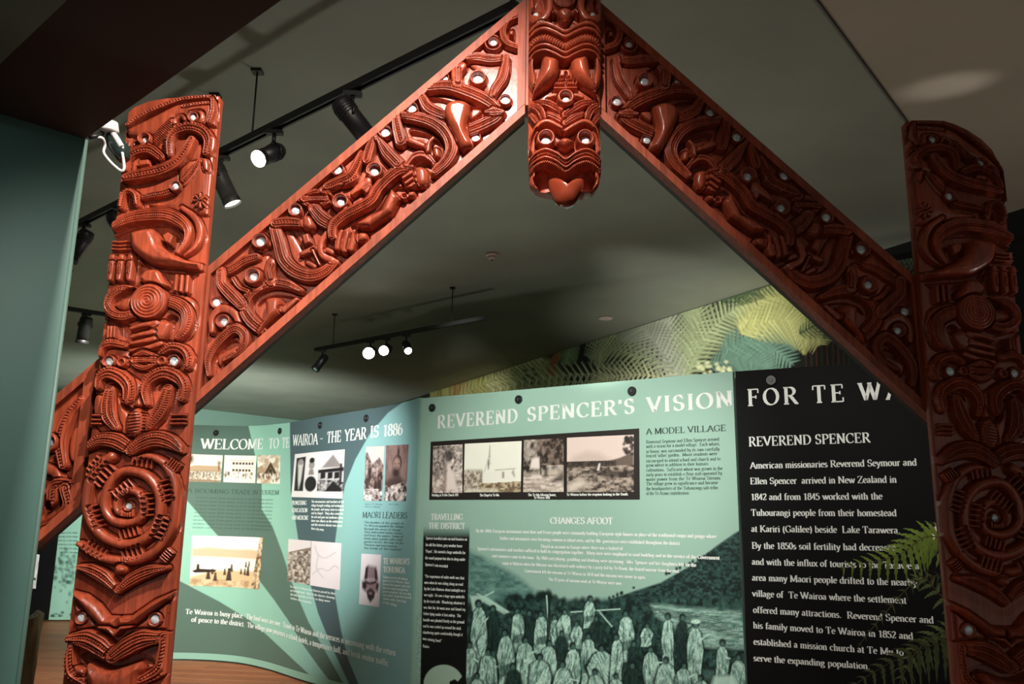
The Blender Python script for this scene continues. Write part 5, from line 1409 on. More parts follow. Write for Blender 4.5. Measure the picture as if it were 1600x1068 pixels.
def robe(x, y, h_, w_, light=1.0, seed=0, hat=False, dark=False):
    """a standing or sitting villager wrapped in a cloak"""
    rg = random.Random(seed * 13 + 5)
    c0, c1 = (TL * light, L3(84, 128, 116)) if not dark else (L3(40, 66, 60), TK)
    ln = rg.uniform(-.12, .12) * w_
    wl_, wr_ = rg.uniform(.42, .62), rg.uniform(.42, .62)
    B_ = [(x - w_ * .12, y - 4), (x + w_ * .12, y - 4), (x + w_ * .36, y + h_ * .07), (x + w_ * wr_, y + h_ * rg.uniform(.28, .45)), (x + w_ * .42 + ln, y + h_ * .7), (x + w_ * .5 + ln, y + h_), (x - w_ * .5 + ln, y + h_), (x - w_ * .42 + ln, y + h_ * .7), (x - w_ * wl_, y + h_ * rg.uniform(.28, .45)), (x - w_ * .36, y + h_ * .07)]
    P.poly([(a_ * 1.0, b_) for a_, b_ in ptl(k4, [(x + (a_ - x) * 1.1, b_ - 3) for a_, b_ in B_])], TK, .9, 1.6)
    sk = rg.uniform(-.5, .5)
    P.poly(ptl(k4, [(x + (a_ - x) * .9, b_) for a_, b_ in B_]), (c1, c0), 1, .7, lambda X, Y: fbm((X + sk * Y) * .42 + seed * 7, Y * .12 + seed, 80 + seed) * 2.4 - .55)
    for i in range(4):
        f0 = rg.uniform(-.36, .36); g0 = rg.uniform(.1, .5)
        P.seg(k4(x + f0 * w_, y + h_ * g0), k4(x + (f0 + rg.uniform(-.25, .25)) * w_, y + h_ * (g0 + rg.uniform(.2, .4))), .3, .9, TK, .8)
    if rg.random() < .45 and not dark: P.poly(ptl(k4, [(x - w_ * .3, y + h_ * .55), (x + w_ * .35, y + h_ * .5), (x + w_ * .4, y + h_ * .72), (x - w_ * .34, y + h_ * .76)]), L3(44, 76, 70), .75, 1.4)
    if rg.random() < .5: a0_ = k4(x + w_ * .3, y + h_ * .2); b0_ = k4(x + w_ * rg.uniform(.5, .9), y + h_ * rg.uniform(.05, .4)); P.seg(a0_, b0_, 1.6, 1.0, c0, 1)
    r_ = 3.3 + h_ * .0055; hd = k4(x + rg.uniform(-4, 4), y - 12 - h_ * .03)
    P.ell(hd[0], hd[1], r_ * 1.15, r_ * 1.35, TK, 1, 1.2)
    P.ell(hd[0] + rg.uniform(-.8, .8), hd[1] + r_ * .35, r_ * .62, r_ * .8, L3(92, 132, 120), .9, 1.0)
    P.seg((hd[0] - r_ * .4, hd[1] + r_ * .1), (hd[0] + r_ * .4, hd[1] + r_ * .1), .4, .4, TK, .8)
    P.seg((hd[0] - r_ * .3, hd[1] + r_ * .75), (hd[0] + r_ * .3, hd[1] + r_ * .75), .35, .35, TK, .8)
    if hat: P.ell(hd[0], hd[1] - r_ * .8, r_ * 1.5, r_ * .7, TL, 1, .7)
figs = [(310, 500, 330, 84), (380, 520, 190, 60), (500, 530, 190, 74), (560, 540, 170, 56), (615, 545, 180, 74), (680, 560, 120, 50), (730, 535, 170, 76), (790, 590, 110, 60), (850, 470, 130, 60), (885, 565, 110, 70), (1030, 545, 220, 84), (1130, 600, 90, 60), (1235, 560, 240, 66), (1305, 565, 250, 66), (1368, 600, 290, 84), (1500, 690, 260, 70)]
for i, (x, y, h_, w_) in enumerate(figs): robe(x, y, h_, w_, 1, i, hat=(x in (1368,)), dark=x in (380, 885, 560, 1305))
figs = [(265, 700, 260, 80), (355, 735, 260, 110), (440, 640, 260, 84), (535, 675, 220, 96), (650, 690, 230, 90), (712, 640, 120, 60), (770, 705, 250, 84), (845, 655, 220, 84), (910, 715, 240, 130), (985, 660, 240, 70), (1065, 690, 150, 70), (1150, 720, 240, 90), (1225, 775, 240, 110), (1310, 800, 200, 90)]
for i, (x, y, h_, w_) in enumerate(figs): robe(x, y, h_, w_, 1, 20 + i, dark=x in (1065, 712))
figs = [(480, 805, 260, 90), (605, 760, 260, 130), (720, 795, 260, 100), (1065, 800, 240, 120), (300, 850, 200, 80), (1400, 860, 200, 90), (1580, 760, 240, 90), (880, 830, 200, 90), (980, 850, 160, 80)]
for i, (x, y, h_, w_) in enumerate(figs): robe(x, y, h_, w_, 1, 40 + i, dark=x in (1065, 480))
g_ = P.box(650, 952, 1160, 1200); P.tex(g_, np.clip(fbm(P.x[g_] * .55, P.y[g_] * .55, 97, 3) * 1.7 - .35, 0, 1), .25)
P.poly(ptl(k4, [(640, 610), (652, 430), (660, 430), (655, 660)]), TK, .9)
P.poly(ptl(k4, [(1460, 835), (1560, 830), (1620, 1000), (1420, 1000)]), TL, .85, 3)
# black text column on the left, its head fading out
i_ = np.nonzero((P.x > 600) & (P.y > 820))[0]
ed = 650 + 263 / 3.1373 + (P.y[i_] - 830) * -.024
a_ = np.clip((ed - P.x[i_]) * .8 + .5, 0, 1) * np.clip((P.y[i_] - 822) / 18, 0, 1)
P.mix(i_, a_ * np.clip((P.x[i_] - (661.5 - (P.y[i_] - 830) * .02)) * .8 + .5, 0, 1), L3(12, 14, 14))
P.ell(*k4(135, 872), 31, 30, L3(178, 204, 184), 1, .8); P.poly(ptl(k4, [(165, 860), (190, 848), (205, 860), (225, 836), (246, 850), (260, 1000), (150, 1000)]), L3(12, 14, 14))
mesh_np('printed_face', V.reshape(-1, 3), grid_faces(n, m), M_PRINT, tB, colors=np.clip(P.c, 0, 1))
for p in ((676, 637), (811, 624), (988, 611)): bolt(W_CEN, p[0], p[1], tB, .034)
T = Lettering(W_CEN)
T.line('REVEREND', k3(135, 242), k3(520, 213), 19.5, 1.25, None, .10).line("SPENCER'S", k3(568, 208), k3(1083, 170), 21, 1.25, None, .10).line('VISION', k3(1146, 166), k3(1556, 138), 23, 1.25, None, .12)
T.build('heading_lettering', M_INKW, tB, True)
T = Lettering(W_CEN)
T.line('CHANGES AFOOT', k4(660, 86), k4(966, 89), 9.6, 1.45).line('TRAVELLING', k4(75, 68), k4(231, 69), 9.2, 1.5).line('THE DISTRICT', k4(64, 111), k4(241, 113), 9.2, 1.5)
T.build('subheading_lettering', M_INKW, tB, True)
T = Lettering(W_CEN)
for tx, x0, y0, x1, y1 in (
    ('By the 1860s European missionaries were here and Maori people were commonly building European style houses in place of the traditional raupo and ponga whare', 295, 128, 1475, 158),
    ('Settlers and missionaries were becoming common in inland areas, and by 1867 governesses were established throughout the district', 412, 165, 1295, 191),
    ("They'd an account in Europe where there was a hotbed of", 612, 205, 1015, 216),
    ("Spencer's missionaries and teachers sufficed to hold its congregation together.  Many men were employed in road building and in the service of the Government", 303, 216, 1490, 263),
    ('and commerce came to the town.  By 1868 card playing, gambling and drinking were increasing.  Mrs. Spencer and her daughters left for the', 375, 251, 1375, 298),
    ('coast at Maketu when the Mission was threatened with violence by a party led by Te Kooti, the feared warrior from the east', 425, 287, 1290, 327),
    ('Government left the mission at Te Wairoa in 1870 and the mission was never to open', 535, 325, 1125, 358),
    ('The 25 years of mission work at Te Wairoa were over', 650, 366, 1010, 387)):
    T.line(tx, k4(x0, y0), k4(x1, y1), 4.9, 1.5)
for i, (tx, x1) in enumerate((('Spencer travelled miles on mail business on', 252), ('his old flea bitten, grey weather horse', 228), ("'Popes'.  He carried a large umbrella for", 244), ('the usual purpose but also to sleep under', 243), ("Spencer's son recorded", 157))):
    T.line(tx, k4(50 - i, 164 + 32 * i), k4(x1, 170 + 33 * i), 4.4, 1.2)
for i, (tx, x1) in enumerate((("'The experience of miles walk was that", 238), ('men when he was riding along on road', 232), ('by the Lake Rotorua about midnight on a', 242), ('wet night.  He saw a huge open umbrella', 240), ('by the track side.  Wondering whatever it', 240), ('was that for, he went near and found my', 244), ('father lying under it fast asleep.  The', 222), ('handle was planted firmly in the ground', 238), ('and he was curled up around the stick', 222), ('slumbering quite comfortably though it', 230), ("was raining hard.'", 128))):
    T.line(tx, k4(44 - i, 350 + 30.5 * i), k4(x1, 360 + 30.8 * i), 4.4, 1.2)
T.line('Rotira', k4(35, 692), k4(66, 696), 4.4, 1.2)
T.build('white_body_lettering', M_INKW, tB)
T = Lettering(W_CEN)
T.line('A MODEL VILLAGE', k5(230, 216), k5(1180, 173), 9, 1.0)
yb = (325, 378, 438, 490, 550, 602, 660, 715, 770, 822, 880, 937); xe = (1100, 1108, 1105, 1075, 1115, 970, 1140, 1135, 1125, 1085, 1085, 748)
for i, tx in enumerate(('Reverend Seymour and Ellen Spencer arrived', 'with a vision for a model village.  Each whare,', 'or house, was surrounded by its own carefully', "fenced 'villas' garden.  Maori residents were", 'encouraged to attend school and church and to', 'grow wheat in addition to their kumara', 'cultivations.  Sufficient wheat was grown in the', 'early years to establish a flour mill operated by', 'water power from the Te Wairoa Stream.', 'The village grew in significance and became', 'the headquarters of the Tuhourangi sub-tribe', 'of the Te Arawa confederation.')):
    T.line(tx, k5(230, yb[i]), k5(xe[i], yb[i] - (xe[i] - 230) * (.040 - .0025 * i)), 5.0, .9)
T.build('dark_lettering', M_INKD, tB)
mount = picture('photo_mount', W_CEN, [(671, 780.5), (1000, 780), (999, 669), (673.5, 690)], 20, 40, .004, lambda P: None, tB, L3(40, 33, 30))
BR0, BR1, BR2 = L3(246, 228, 220), L3(150, 128, 116), L3(48, 38, 34)
def wed(P):
    rough(P, 61, BR1 * .9, BR0, 10, 14); P.ell(.25, .3, .26, .24, BR2, .8, .15); rough(P, 62, BR2, BR0, 16, 22, P.y < .62, .6); P.ell(.55, .22, .16, .14, BR2, .85, .06); P.poly([(0, .55), (.2, .5), (.3, .62), (0, .72)], BR2, .5, .06)
    P.poly([(.5, .38), (.66, .36), (.84, .96), (.44, .96)], BR0 * .97, 1, .05); P.ell(.68, .34, .05, .05, BR0); P.poly([(.6, .45), (.7, .44), (.66, .55)], BR2); P.poly([(.38, .42), (.46, .4), (.47, .98), (.4, .98)], BR1, .8, .05)
def chapel(P):
    P.c[:] = L3(250, 246, 232); P.poly([(.05, .55), (.3, .56), (.33, .98), (.03, .98)], BR1, .9, .05); rough(P, 64, L3(130, 112, 96), L3(226, 214, 196), 26, 18, (P.x < .33) & (P.y > .55))
    P.poly([(.42, .45), (.45, .12), (.48, .45)], L3(226, 220, 206), 1, .01); P.seg((.455, .06), (.45, .30), .003, .006, BR1); P.seg((.44, .28), (.36, .62), .004, .004, L3(200, 190, 174)); P.ell(.435, .44, .012, .10, BR2, .9, .01)
    P.poly([(.36, .6), (.9, .58), (.92, .8), (.34, .84)], L3(248, 243, 230)); P.seg((.56, .56), (.9, .54), .004, .004, BR1); P.poly([(.68, .6), (.71, .6), (.71, .72), (.68, .72)], BR1); P.poly([(.84, .62), (.87, .55), (.9, .7), (.88, .7)], BR1, .7)
    rough(P, 65, L3(110, 88, 66), L3(214, 192, 160), 24, 30, (P.y > .84 - .05 * P.x) & (P.x > .26)); P.poly([(.05, .93), (.6, .95), (.6, 1), (.05, 1)], L3(240, 232, 214), .8, .04)
def mission(P):
    rough(P, 66, BR2, L3(204, 188, 176), 9, 8); rough(P, 67, BR2 * .9, BR1, 14, 12, (P.y < .5) & (P.x > .35)); P.poly([(.2, .36), (.42, .34), (.42, .55), (.18, .56)], BR0, .95, .03); P.poly([(0, .66), (1, .58), (1, 1), (0, 1)], L3(206, 188, 172), .95, .05); rough(P, 68, BR1, BR0, 8, 26, P.y > .68, .7)
    P.seg((.42, .3), (.44, .66), .015, .02, BR2); P.poly([(.5, .72), (.57, .55), (.63, .72)], BR2, .85, .03); P.poly([(.7, .78), (1, .6), (1, .82), (.74, .82)], BR2, .8, .05)
def view(P):
    P.c[:] = L3(232, 208, 198); P.poly([(0, .5), (.1, .35), (.3, .26), (.5, .3), (.7, .46), (.7, .52), (0, .54)], L3(206, 182, 172), .8, .06)
    P.poly([(0, .54), (.15, .50), (.4, .46), (.6, .46), (.8, .4), (1, .3), (1, 1), (0, 1)], L3(110, 94, 84), 1, .015); rough(P, 69, L3(60, 50, 44), L3(190, 170, 156), 16, 22, (P.y > .53)); rough(P, 70, BR2, L3(90, 76, 68), 24, 24, (P.y > .44) & (P.y < .54) & (P.x < .75))
    for i in range(22): P.ell(.1 + .6 * rnd.random(), .47 + .03 * rnd.random(), .012, .025, BR2, .9, .01)
    P.poly([(.4, .66), (.7, .62), (1, .62), (1, .72), (.6, .76)], BR2, .85, .04); P.poly([(0, .86), (.2, .78), (.36, .84), (.1, 1), (0, 1)], L3(226, 208, 194), .9, .05); P.seg((.5, .5), (.48, .6), .012, .016, BR0)
    for i in range(40): P.ell(.86 + .13 * rnd.random(), .04 + .30 * rnd.random() ** 1.3, .022, .03, BR2, .85, .01)
for q_, pf, r_, lb in (([(72, 455), (288, 455), (290, 108), (80, 122)], wed, (70, 50), 'photograph of a woman in white'), ([(298, 452), (705, 450), (712, 85), (305, 105)], chapel, (80, 90), 'pale photograph of a chapel with a spire'), ([(722, 450), (1012, 448), (1012, 65), (728, 78)], mission, (80, 66), 'photograph of a house among trees'), ([(1035, 450), (1512, 448), (1512, 40), (1035, 62)], view, (90, 110), 'photograph of a valley and hills')):
    picture('photograph_print', W_CEN, [k8(*p) for p in q_], r_[0], r_[1], .0055, pf, mount)['label'] = lb
T = Lettering(W_CEN, .0065)
T.line('Wedding at Te Mu Church 1881', k8(70, 480), k8(262, 478), 3.8, 1.6).line('The Chapel at Te Mu.', k8(412, 480), k8(555, 479), 3.8, 1.6).line('The Te Mu Mission house,', k8(757, 478), k8(958, 477), 3.8, 1.6).line('Te Wairoa 1881', k8(800, 498), k8(915, 497), 3.8, 1.6).line('Te Wairoa before the eruption looking to the South.', k8(1033, 476), k8(1475, 473), 3.9, 1.5)
T.build('caption_lettering', M_INKW, mount, True)

# ------------------------------------------------------------------ black panel: FOR TE WAIROA
zb0 = W_BLK.hit(1149, 580)[1]; zb1 = W_BLK.hit(1345, 567)[1]; zbe = zb0 + (zb1 - zb0) * W_BLK.S[-1] / W_BLK.hit(1345, 567)[0]
tC = thing('display_panel', 'black panel with white text headed REVEREND SPENCER, partly behind the right post', 'display panel', (2.4, 5.2, 0))
panel_board('panel_board', W_BLK, np.array([zb0, zbe]), .04, M_PBLK, tC)
bolt(W_BLK, 1205, 594, tC, .036)
T = Lettering(W_BLK)
T.line('FOR TE WAIROA', k6(150, 281), k6(945, 244), 25.2, 1.15, 'FOR TE W', .20)
T.line('REVEREND SPENCER', k6(155, 522), k6(878, 498), 14.2, 1.15, None, .03)
T.build('heading_lettering', M_INKW, tC, True)
T = Lettering(W_BLK)
for tx, A_, B_ in (
    ('American missionaries Reverend Seymour and', k6(162, 655), k6(1155, 636)), ('Ellen Spencer  arrived in New Zealand in', k6(163, 748), k6(1035, 738)),
    ('1842 and from 1845 worked with the', k6(168, 842), k6(950, 838)), ('Tuhourangi people from their homestead', k6(168, 935), k6(1035, 938)),
    ('at Kariri (Galilee) beside  Lake Tarawera.', k6(170, 1031), k6(1057, 1041)),
    ('By the 1850s soil fertility had decreased,', k7(195, 157), k7(1182, 173)), ('and with the influx of tourists to the Tarawera', k7(196, 265), k7(1322, 296)),
    ('area many Maori people drifted to the nearby', k7(197, 372), k7(1306, 408)), ('village of  Te Wairoa where the settlement', k7(198, 478), k7(1235, 527)),
    ('offered many attractions.  Reverend Spencer and', k7(204, 588), k7(1418, 660)), ('his family moved to Te Wairoa in 1852 and', k7(205, 692), k7(1280, 768)),
    ('established a mission church at Te Mu to', k7(207, 802), k7(1215, 878)), ('serve the expanding population.', k7(207, 912), k7(990, 969))):
    T.line(tx, A_, B_, 9.8, 1.12)
T.build('body_lettering', M_INKW, tC)
# a pale flower-like motif printed at the edge of the black panel
picture('white_motif', W_BLK, [(1450, 858), (1486, 858), (1486, 815), (1450, 815)], 50, 44, .004,
        lambda P: (P.poly([(.12, .3), (.5, .05), (.95, .2), (1, .9), (.8, .95), (.62, .75), (.5, .55), (.42, .82), (.25, .85), (.15, .6)], L3(236, 226, 205), 1, .03)), tC, L3(14, 14, 15))

# ------------------------------------------------------------------ fern mural high on the right wall
tM = tag(thing('fern_mural', 'large printed photograph of tree ferns on the wall above the panels', 'mural', (1.2, 9.0, 1.4)), 'large printed photograph of tree ferns on the wall above the panels', 'mural')
sL = W_MUR.hit(672, 615)[0]; sR = W_MUR.hit(1640, 500)[0]; s1 = W_MUR.hit(1240, 440)[0]
def mur_top(s_): return np.where(s_ < s1, ZCEIL - .006, ZCEIL - .006 - (s_ - s1) * .12)
n, m = 300, 820
sg = np.linspace(sL, sR, m); S2 = np.repeat(sg[None, :], n, 0); tg = np.linspace(0, 1, n)[:, None]
Z2 = 1.35 + tg * (mur_top(sg)[None, :] - 1.35)
V = W_MUR.pos(S2, Z2, .002); X_, Y_ = project(V.reshape(-1, 3))
P = Print(X_.reshape(n, m), Y_.reshape(n, m), L3(24, 26, 22), .7)
i_ = np.arange(P.x.size); tx = fbm(P.x * .05, P.y * .05, 91)
P.c = P.c * (.6 + .9 * tx[:, None])
P.poly([(660, 560), (760, 560), (860, 540), (900, 640), (660, 660)], (L3(150, 146, 84), L3(214, 206, 140)), .95, 8, lambda x, y: fbm(x * .18, y * .08, 92) * 2 - .5)
for x, y, dx in ((712, 600, 8), (725, 612, 6)): P.poly([(x - dx, y - 18), (x + dx, y - 18), (x + dx * .7, y + 18), (x - dx * .7, y + 18)], L3(214, 150, 110), .7, 5)
for i in range(16): P.seg((680 + 5.5 * i, 640), (690 + 5 * i + rnd.uniform(-8, 8), 585 + rnd.uniform(-8, 8)), 1.4, .5, np.asarray(rnd.choice([L3(196, 186, 90), L3(120, 128, 60), L3(220, 196, 150)])), .8)
PALE = L3(222, 222, 176); MIDG = L3(172, 184, 140); BLUE = L3(112, 146, 128); DEEP = L3(70, 88, 60); YEL = L3(204, 204, 134); GREY = L3(186, 190, 170)
P.poly([(845, 555), (900, 535), (935, 530), (960, 560), (945, 590), (880, 575)], L3(40, 28, 34), .95, 6)
for b_, c__ in (([(860, 585), (868, 560), (878, 540)], L3(196, 112, 66)), ([(938, 560), (944, 545), (946, 530)], L3(150, 70, 44))): P.seg(b_[0], b_[1], 7, 6, c__, .9); P.seg(b_[1], b_[2], 6, 3, c__, .9)
rr = random.Random(3)
def fr(P0, w_, c_, n_=18, al=1.0, th=.075):
    P.frond(P0, w_ * 1.02, np.asarray(c_) * .62, int(n_ * 1.3), al * .75, .5, rr, .10); P.frond(P0, w_, np.clip(np.asarray(c_) * 1.12, 0, 1), int(n_ * 1.7), al, .6, rr, th)
fr([(760, 600), (800, 575), (850, 556)], 24, PALE); fr([(720, 615), (770, 595), (840, 588)], 20, YEL); fr([(900, 525), (890, 545), (884, 570)], 16, MIDG, 12)
for i in range(12): P.ell(820 + 18 * rr.random(), 575 + 26 * rr.random(), 4, 2, L3(40, 42, 28), .8, 1)
fr([(1000, 600), (930, 585), (850, 590), (760, 612)], 22, PALE, 26); fr([(960, 605), (880, 596), (800, 612)], 16, PALE * .9, 22)
fr([(1060, 590), (1010, 560), (950, 545), (920, 560)], 30, MIDG, 20); fr([(1060, 590), (1000, 540), (955, 525), (915, 530)], 30, MIDG * 1.05, 20)
fr([(1060, 595), (1000, 585), (950, 590), (930, 602)], 26, PALE * .95, 18)
fr([(1065, 590), (1058, 540), (1040, 500), (1015, 480)], 40, GREY, 22); fr([(1065, 590), (1075, 540), (1090, 500), (1080, 470)], 40, MIDG, 22)
fr([(1070, 585), (1100, 530), (1140, 490), (1180, 475)], 40, MIDG * .95, 24); fr([(1065, 590), (1030, 540), (1000, 510), (960, 505)], 36, GREY * .95, 22)
fr([(1130, 560), (1160, 540), (1200, 540), (1240, 570)], 40, BLUE, 22); fr([(1110, 570), (1150, 560), (1185, 570), (1215, 592)], 30, BLUE * .8, 20); fr([(1140, 545), (1190, 515), (1230, 510), (1262, 530)], 36, BLUE * .9, 22)
fr([(1160, 520), (1200, 480), (1240, 470), (1290, 480)], 44, YEL, 22); fr([(1160, 520), (1190, 470), (1220, 450), (1270, 440)], 40, YEL * .85, 22); fr([(1170, 510), (1220, 500), (1260, 510), (1280, 540)], 40, YEL * .9, 22)
fr([(1150, 470), (1180, 450), (1230, 438), (1260, 450)], 20, DEEP, 18); fr([(1130, 470), (1170, 455), (1220, 440)], 16, DEEP * 1.3, 16)
for i in range(40): P.ell(rr.uniform(1090, 1145), rr.uniform(565, 595), 3, 2.4, PALE, .85, 1.5)
for i in range(10): P.seg((1262 + 8 * i, 600), (1256 + 9 * i, 520 + rr.uniform(-20, 20)), 1.2, .6, np.asarray(rr.choice([L3(120, 58, 36), L3(90, 60, 50), L3(60, 70, 60)])), .6)
fr([(1250, 520), (1285, 505), (1300, 520)], 20, DEEP, 12)
fr([(1385, 400), (1440, 398), (1500, 410)], 18, L3(120, 140, 108), 16, .8); fr([(1440, 420), (1380, 412), (1340, 425)], 18, L3(84, 104, 80), 16, .8)
P.poly([(640, 560), (690, 540), (684, 640), (640, 640)], L3(12, 14, 14), 1, 1.2) if False else None
mesh_np('printed_sheet', V.reshape(-1, 3), grid_faces(n, m), M_PRINT, tM, colors=np.clip(P.c, 0, 1))
sb_ = np.linspace(sL, sR, 30); Wq = W_MUR
F0 = Wq.pos(sb_, mur_top(sb_), .0); mb = MB(); v = []; fc = []
for i, s_ in enumerate(sb_):
    for off in (0.0, -.024):
        q0_ = Wq.pos(s_, 1.35, off); q1_ = Wq.pos(s_, float(mur_top(s_)), off); v += [tuple(q0_), tuple(q1_)]
for i in range(29):
    a0 = 4 * i; b0_ = a0 + 4; fc += [(a0, b0_, b0_ + 1, a0 + 1), (a0 + 2, a0 + 3, b0_ + 3, b0_ + 2), (a0 + 1, b0_ + 1, b0_ + 3, a0 + 3), (a0, a0 + 2, b0_ + 2, b0_)]
fc += [(0, 1, 3, 2), (116, 118, 119, 117)]
mb.add(v, fc).build('mounting_board', M_DARKW, tM)

# ------------------------------------------------------------------ far panel seen between the partition and the left post
W_FAR = Wall([(-6.72, 12.90), (-4.9, 13.12)])
tF = thing('display_panel', 'distant pale green panel with a dark plant picture, seen left of the left post', 'display panel', (-5.8, 13.0, 0))
panel_board('panel_board', W_FAR, 2.45, .04, M_GREEN, tF)
n, m = 240, 180
V, q = grid_on(W_FAR, [(0, .06), (W_FAR.S[-1], .06), (W_FAR.S[-1], 2.449), (0, 2.449)], n, m, .0015)
X_, Y_ = project(V.reshape(-1, 3)); P = Print(X_.reshape(n, m), Y_.reshape(n, m), L3(150, 190, 172), .7)
for i in range(70): P.ell(rr.gauss(100, 12), rr.gauss(893, 17), rr.uniform(1, 3.5), rr.uniform(1.5, 4), L3(40, 66, 60), .55, 1.5)
for i in range(26): P.ell(rr.uniform(66, 125), rr.uniform(955, 972), rr.uniform(1, 4), rr.uniform(1, 2.5), L3(24, 44, 40), .8, 1)
mesh_np('printed_face', V.reshape(-1, 3), grid_faces(n, m), M_PRINT, tF, colors=np.clip(P.c, 0, 1))
T = Lettering(W_FAR)
for i in range(6): T.line('early days of the village', (88 + 1.2 * i, 833 + 6 * i), (122, 833 + 6.2 * i), 2.6, .6)
T.build('faint_lettering', M_INKF, tF)
W_FBK = Wall([(-8.1, 12.62), (-6.74, 12.897)])
tG = thing('display_panel', 'distant black panel with a white print, half hidden by the teal partition', 'display panel', (-7.4, 12.76, 0))
panel_board('panel_board', W_FBK, 2.45, .04, M_PBLK, tG)
picture('photograph_print', W_FBK, [(40, 919), (56, 919), (62, 866), (44, 864)], 50, 40, .004, lambda P: (rough(P, 95, L3(200, 186, 188), L3(246, 238, 238), 6, 8), P.poly([(.2, .72), (.9, .68), (.9, .76), (.2, .78)], L3(50, 44, 46))), tG, L3(240, 232, 232))
# ------------------------------------------------------------------ lighting tracks, lamp heads and their rods
M_LENS_OFF = material('unlit_lamp_glass', (.10, .10, .10, 1), .15, .3)
M_LENS_ON = lamp_material('lit_lamp_glass', (1, .96, .86, 1), 28)
M_LENS_MID = lamp_material('glowing_lamp_glass', (1, .95, .85, 1), 3.0)
M_GREYM = material('dark_grey_lamp_body', (.055, .055, .05, 1), .5)
ZT = 3.3
def at_track(px, py, z=ZT): return Vector(on_z(px, py, z))
def track(label, p0, p1, rods, group):
    a, b = Vector(p0), Vector(p1); d = (b - a).normalized(); n = Vector((-d.y, d.x, 0))
    t = thing('lighting_track', label, 'lighting track', (a + b) / 2, group)
    M = Matrix((d, n, Vector((0, 0, 1)))).transposed()
    L = (b - a).length
    mb = MB(); mb.box((a + b) / 2 + Vector((0, 0, .012)), (L, .036, .012), M)
    for s in (-1, 1): mb.box((a + b) / 2 + n * .013 * s - Vector((0, 0, .005)), (L, .010, .026), M)
    mb.build('rail', M_BLACK, t)
    for e in (a, b): MB().box(e + Vector((0, 0, .003)), (.018, .042, .030), M).build('end_cap', M_BLACK, t)
    for r in rods:
        q = a + d * ((Vector(r) - a).dot(d)); mb = MB(); mb.tube([(q.x, q.y, ZT + .015), (q.x, q.y, ZCEIL - .005)], .0045, 8); o = mb.build('suspension_rod', M_BLACK, t)
        MB().box((q.x, q.y, ZCEIL - .008), (.05, .05, .012)).build('ceiling_plate', M_BLACK, o)
    return t
def lamp(label, top, aim, length=.20, r=.042, lens=None, body=None, group='track lamps', drop=.112):
    """top: where its adapter sits under the rail; aim: direction of the barrel"""
    top = Vector(top) - Vector((0, 0, .0195)); aim = Vector(aim).normalized()
    t = thing('track_lamp', label, 'spotlight', top, group)
    bm_ = body or M_BLACK
    MB().box(top - Vector((0, 0, .010)), (.075, .032, .020)).build('adapter', bm_, t)
    piv = top - Vector((0, 0, drop))
    side = aim.cross(Vector((0, 0, 1))); side = side.normalized() if side.length > .01 else Vector((1, 0, 0))
    mb = MB(); mb.tube([top - Vector((0, 0, .018)), top - Vector((0, 0, drop * .55))], .009, 10)
    for s in (-1, 1): mb.tube([top - Vector((0, 0, drop * .5)), piv + side * (r + .006) * s + Vector((0, 0, .02)), piv + side * (r + .006) * s - Vector((0, 0, .008))], .006, 8)
    mb.build('yoke', bm_, t)
    a = piv - aim * length * .35; b = piv + aim * length * .65
    mb = MB(); mb.tube([a, a + aim * .006, a + aim * .02, b - aim * .03], [r * .7, r * .86, r * .95, r * .95], 24)
    mb.tube([b - aim * .03, b - aim * .026, b - aim * .006, b], [r * .95, r, r, r * .97], 24, caps=False)
    body_o = mb.build('barrel', bm_, t)
    mb = MB()
    for k in range(4): mb.tube([a + aim * (.028 + .012 * k), a + aim * (.033 + .012 * k)], r * 1.04, 24)
    mb.build('cooling_fin', bm_, body_o)
    mb = MB(); mb.tube([b - aim * .028, b - aim * .010, b - aim * .006], [r * .93, r * .93, r * .6], 24); mb.build('lens', lens or M_LENS_OFF, body_o)
    return t
t1a, t1b = at_track(805, 11), at_track(118, 352)
track('long black lighting track rising behind the left sloping board', t1a, t1b, [at_track(388, 213), at_track(320, 245)], 'lighting tracks')
d1 = (t1b - t1a).normalized()
def on1(px, py):
    p = at_track(px, py); return t1a + d1 * (p - t1a).dot(d1)
lamp('black lamp with a lit face, hanging just left of the left sloping board', on1(556, 139), (.62, .22, -.75), .24, .046, M_LENS_MID, None, None)
lamp('dark lamp whose bright face glares toward us, beside the left post top', on1(436, 200), (-.30, -.62, -.50), .17, .040, M_LENS_ON, None, None)
lamp('grey cylinder lamp pointing down, nearest the right side of the left post', on1(352, 240), (.42, .10, -.80), .23, .044, M_LENS_MID, M_GREYM, None)
lamp('dark lamp half hidden by the left edge of the left post', on1(192, 318), (.45, .25, -.8), .22, .044, None, None, None)
lamp('dark lamp at the far left end of the long track', on1(132, 345), (-.45, .1, -.8), .22, .046, None, None, None)
t2a, t2b = at_track(494, 546), at_track(758, 496)
track('short black lighting track hanging over the curved panel', t2a, t2b, [at_track(706, 506), at_track(520, 541)], 'lighting tracks')
d2 = (t2b - t2a).normalized()
def on2(px, py):
    p = at_track(px, py); return t2a + d2 * (p - t2a).dot(d2)
lamp('small dark lamp tilted left on the short track over the curved panel', on2(504, 544), (-.45, -.3, -.8), .20, .044, None, None, None)
lamp('brightest lamp, glaring at us from the middle of the short track', on2(580, 530), (.02, -.93, -.30), .16, .060, M_LENS_ON, None, None)
lamp('bright lamp touching the right side of the brightest one', on2(604, 525), (-.10, -.93, -.32), .16, .050, M_LENS_ON, None, None)
lamp('small glowing lamp near the right end of the short track', on2(634, 519), (.30, -.75, -.58), .18, .036, M_LENS_ON, None, None)
t3a, t3b = at_track(70, 476), at_track(200, 497)
track('distant lighting track seen between the partition and the left post', t3a, t3b, [at_track(100, 481)], 'lighting tracks')
d3 = (t3b - t3a).normalized(); p_ = at_track(135, 487); p_ = t3a + d3 * (p_ - t3a).dot(d3)
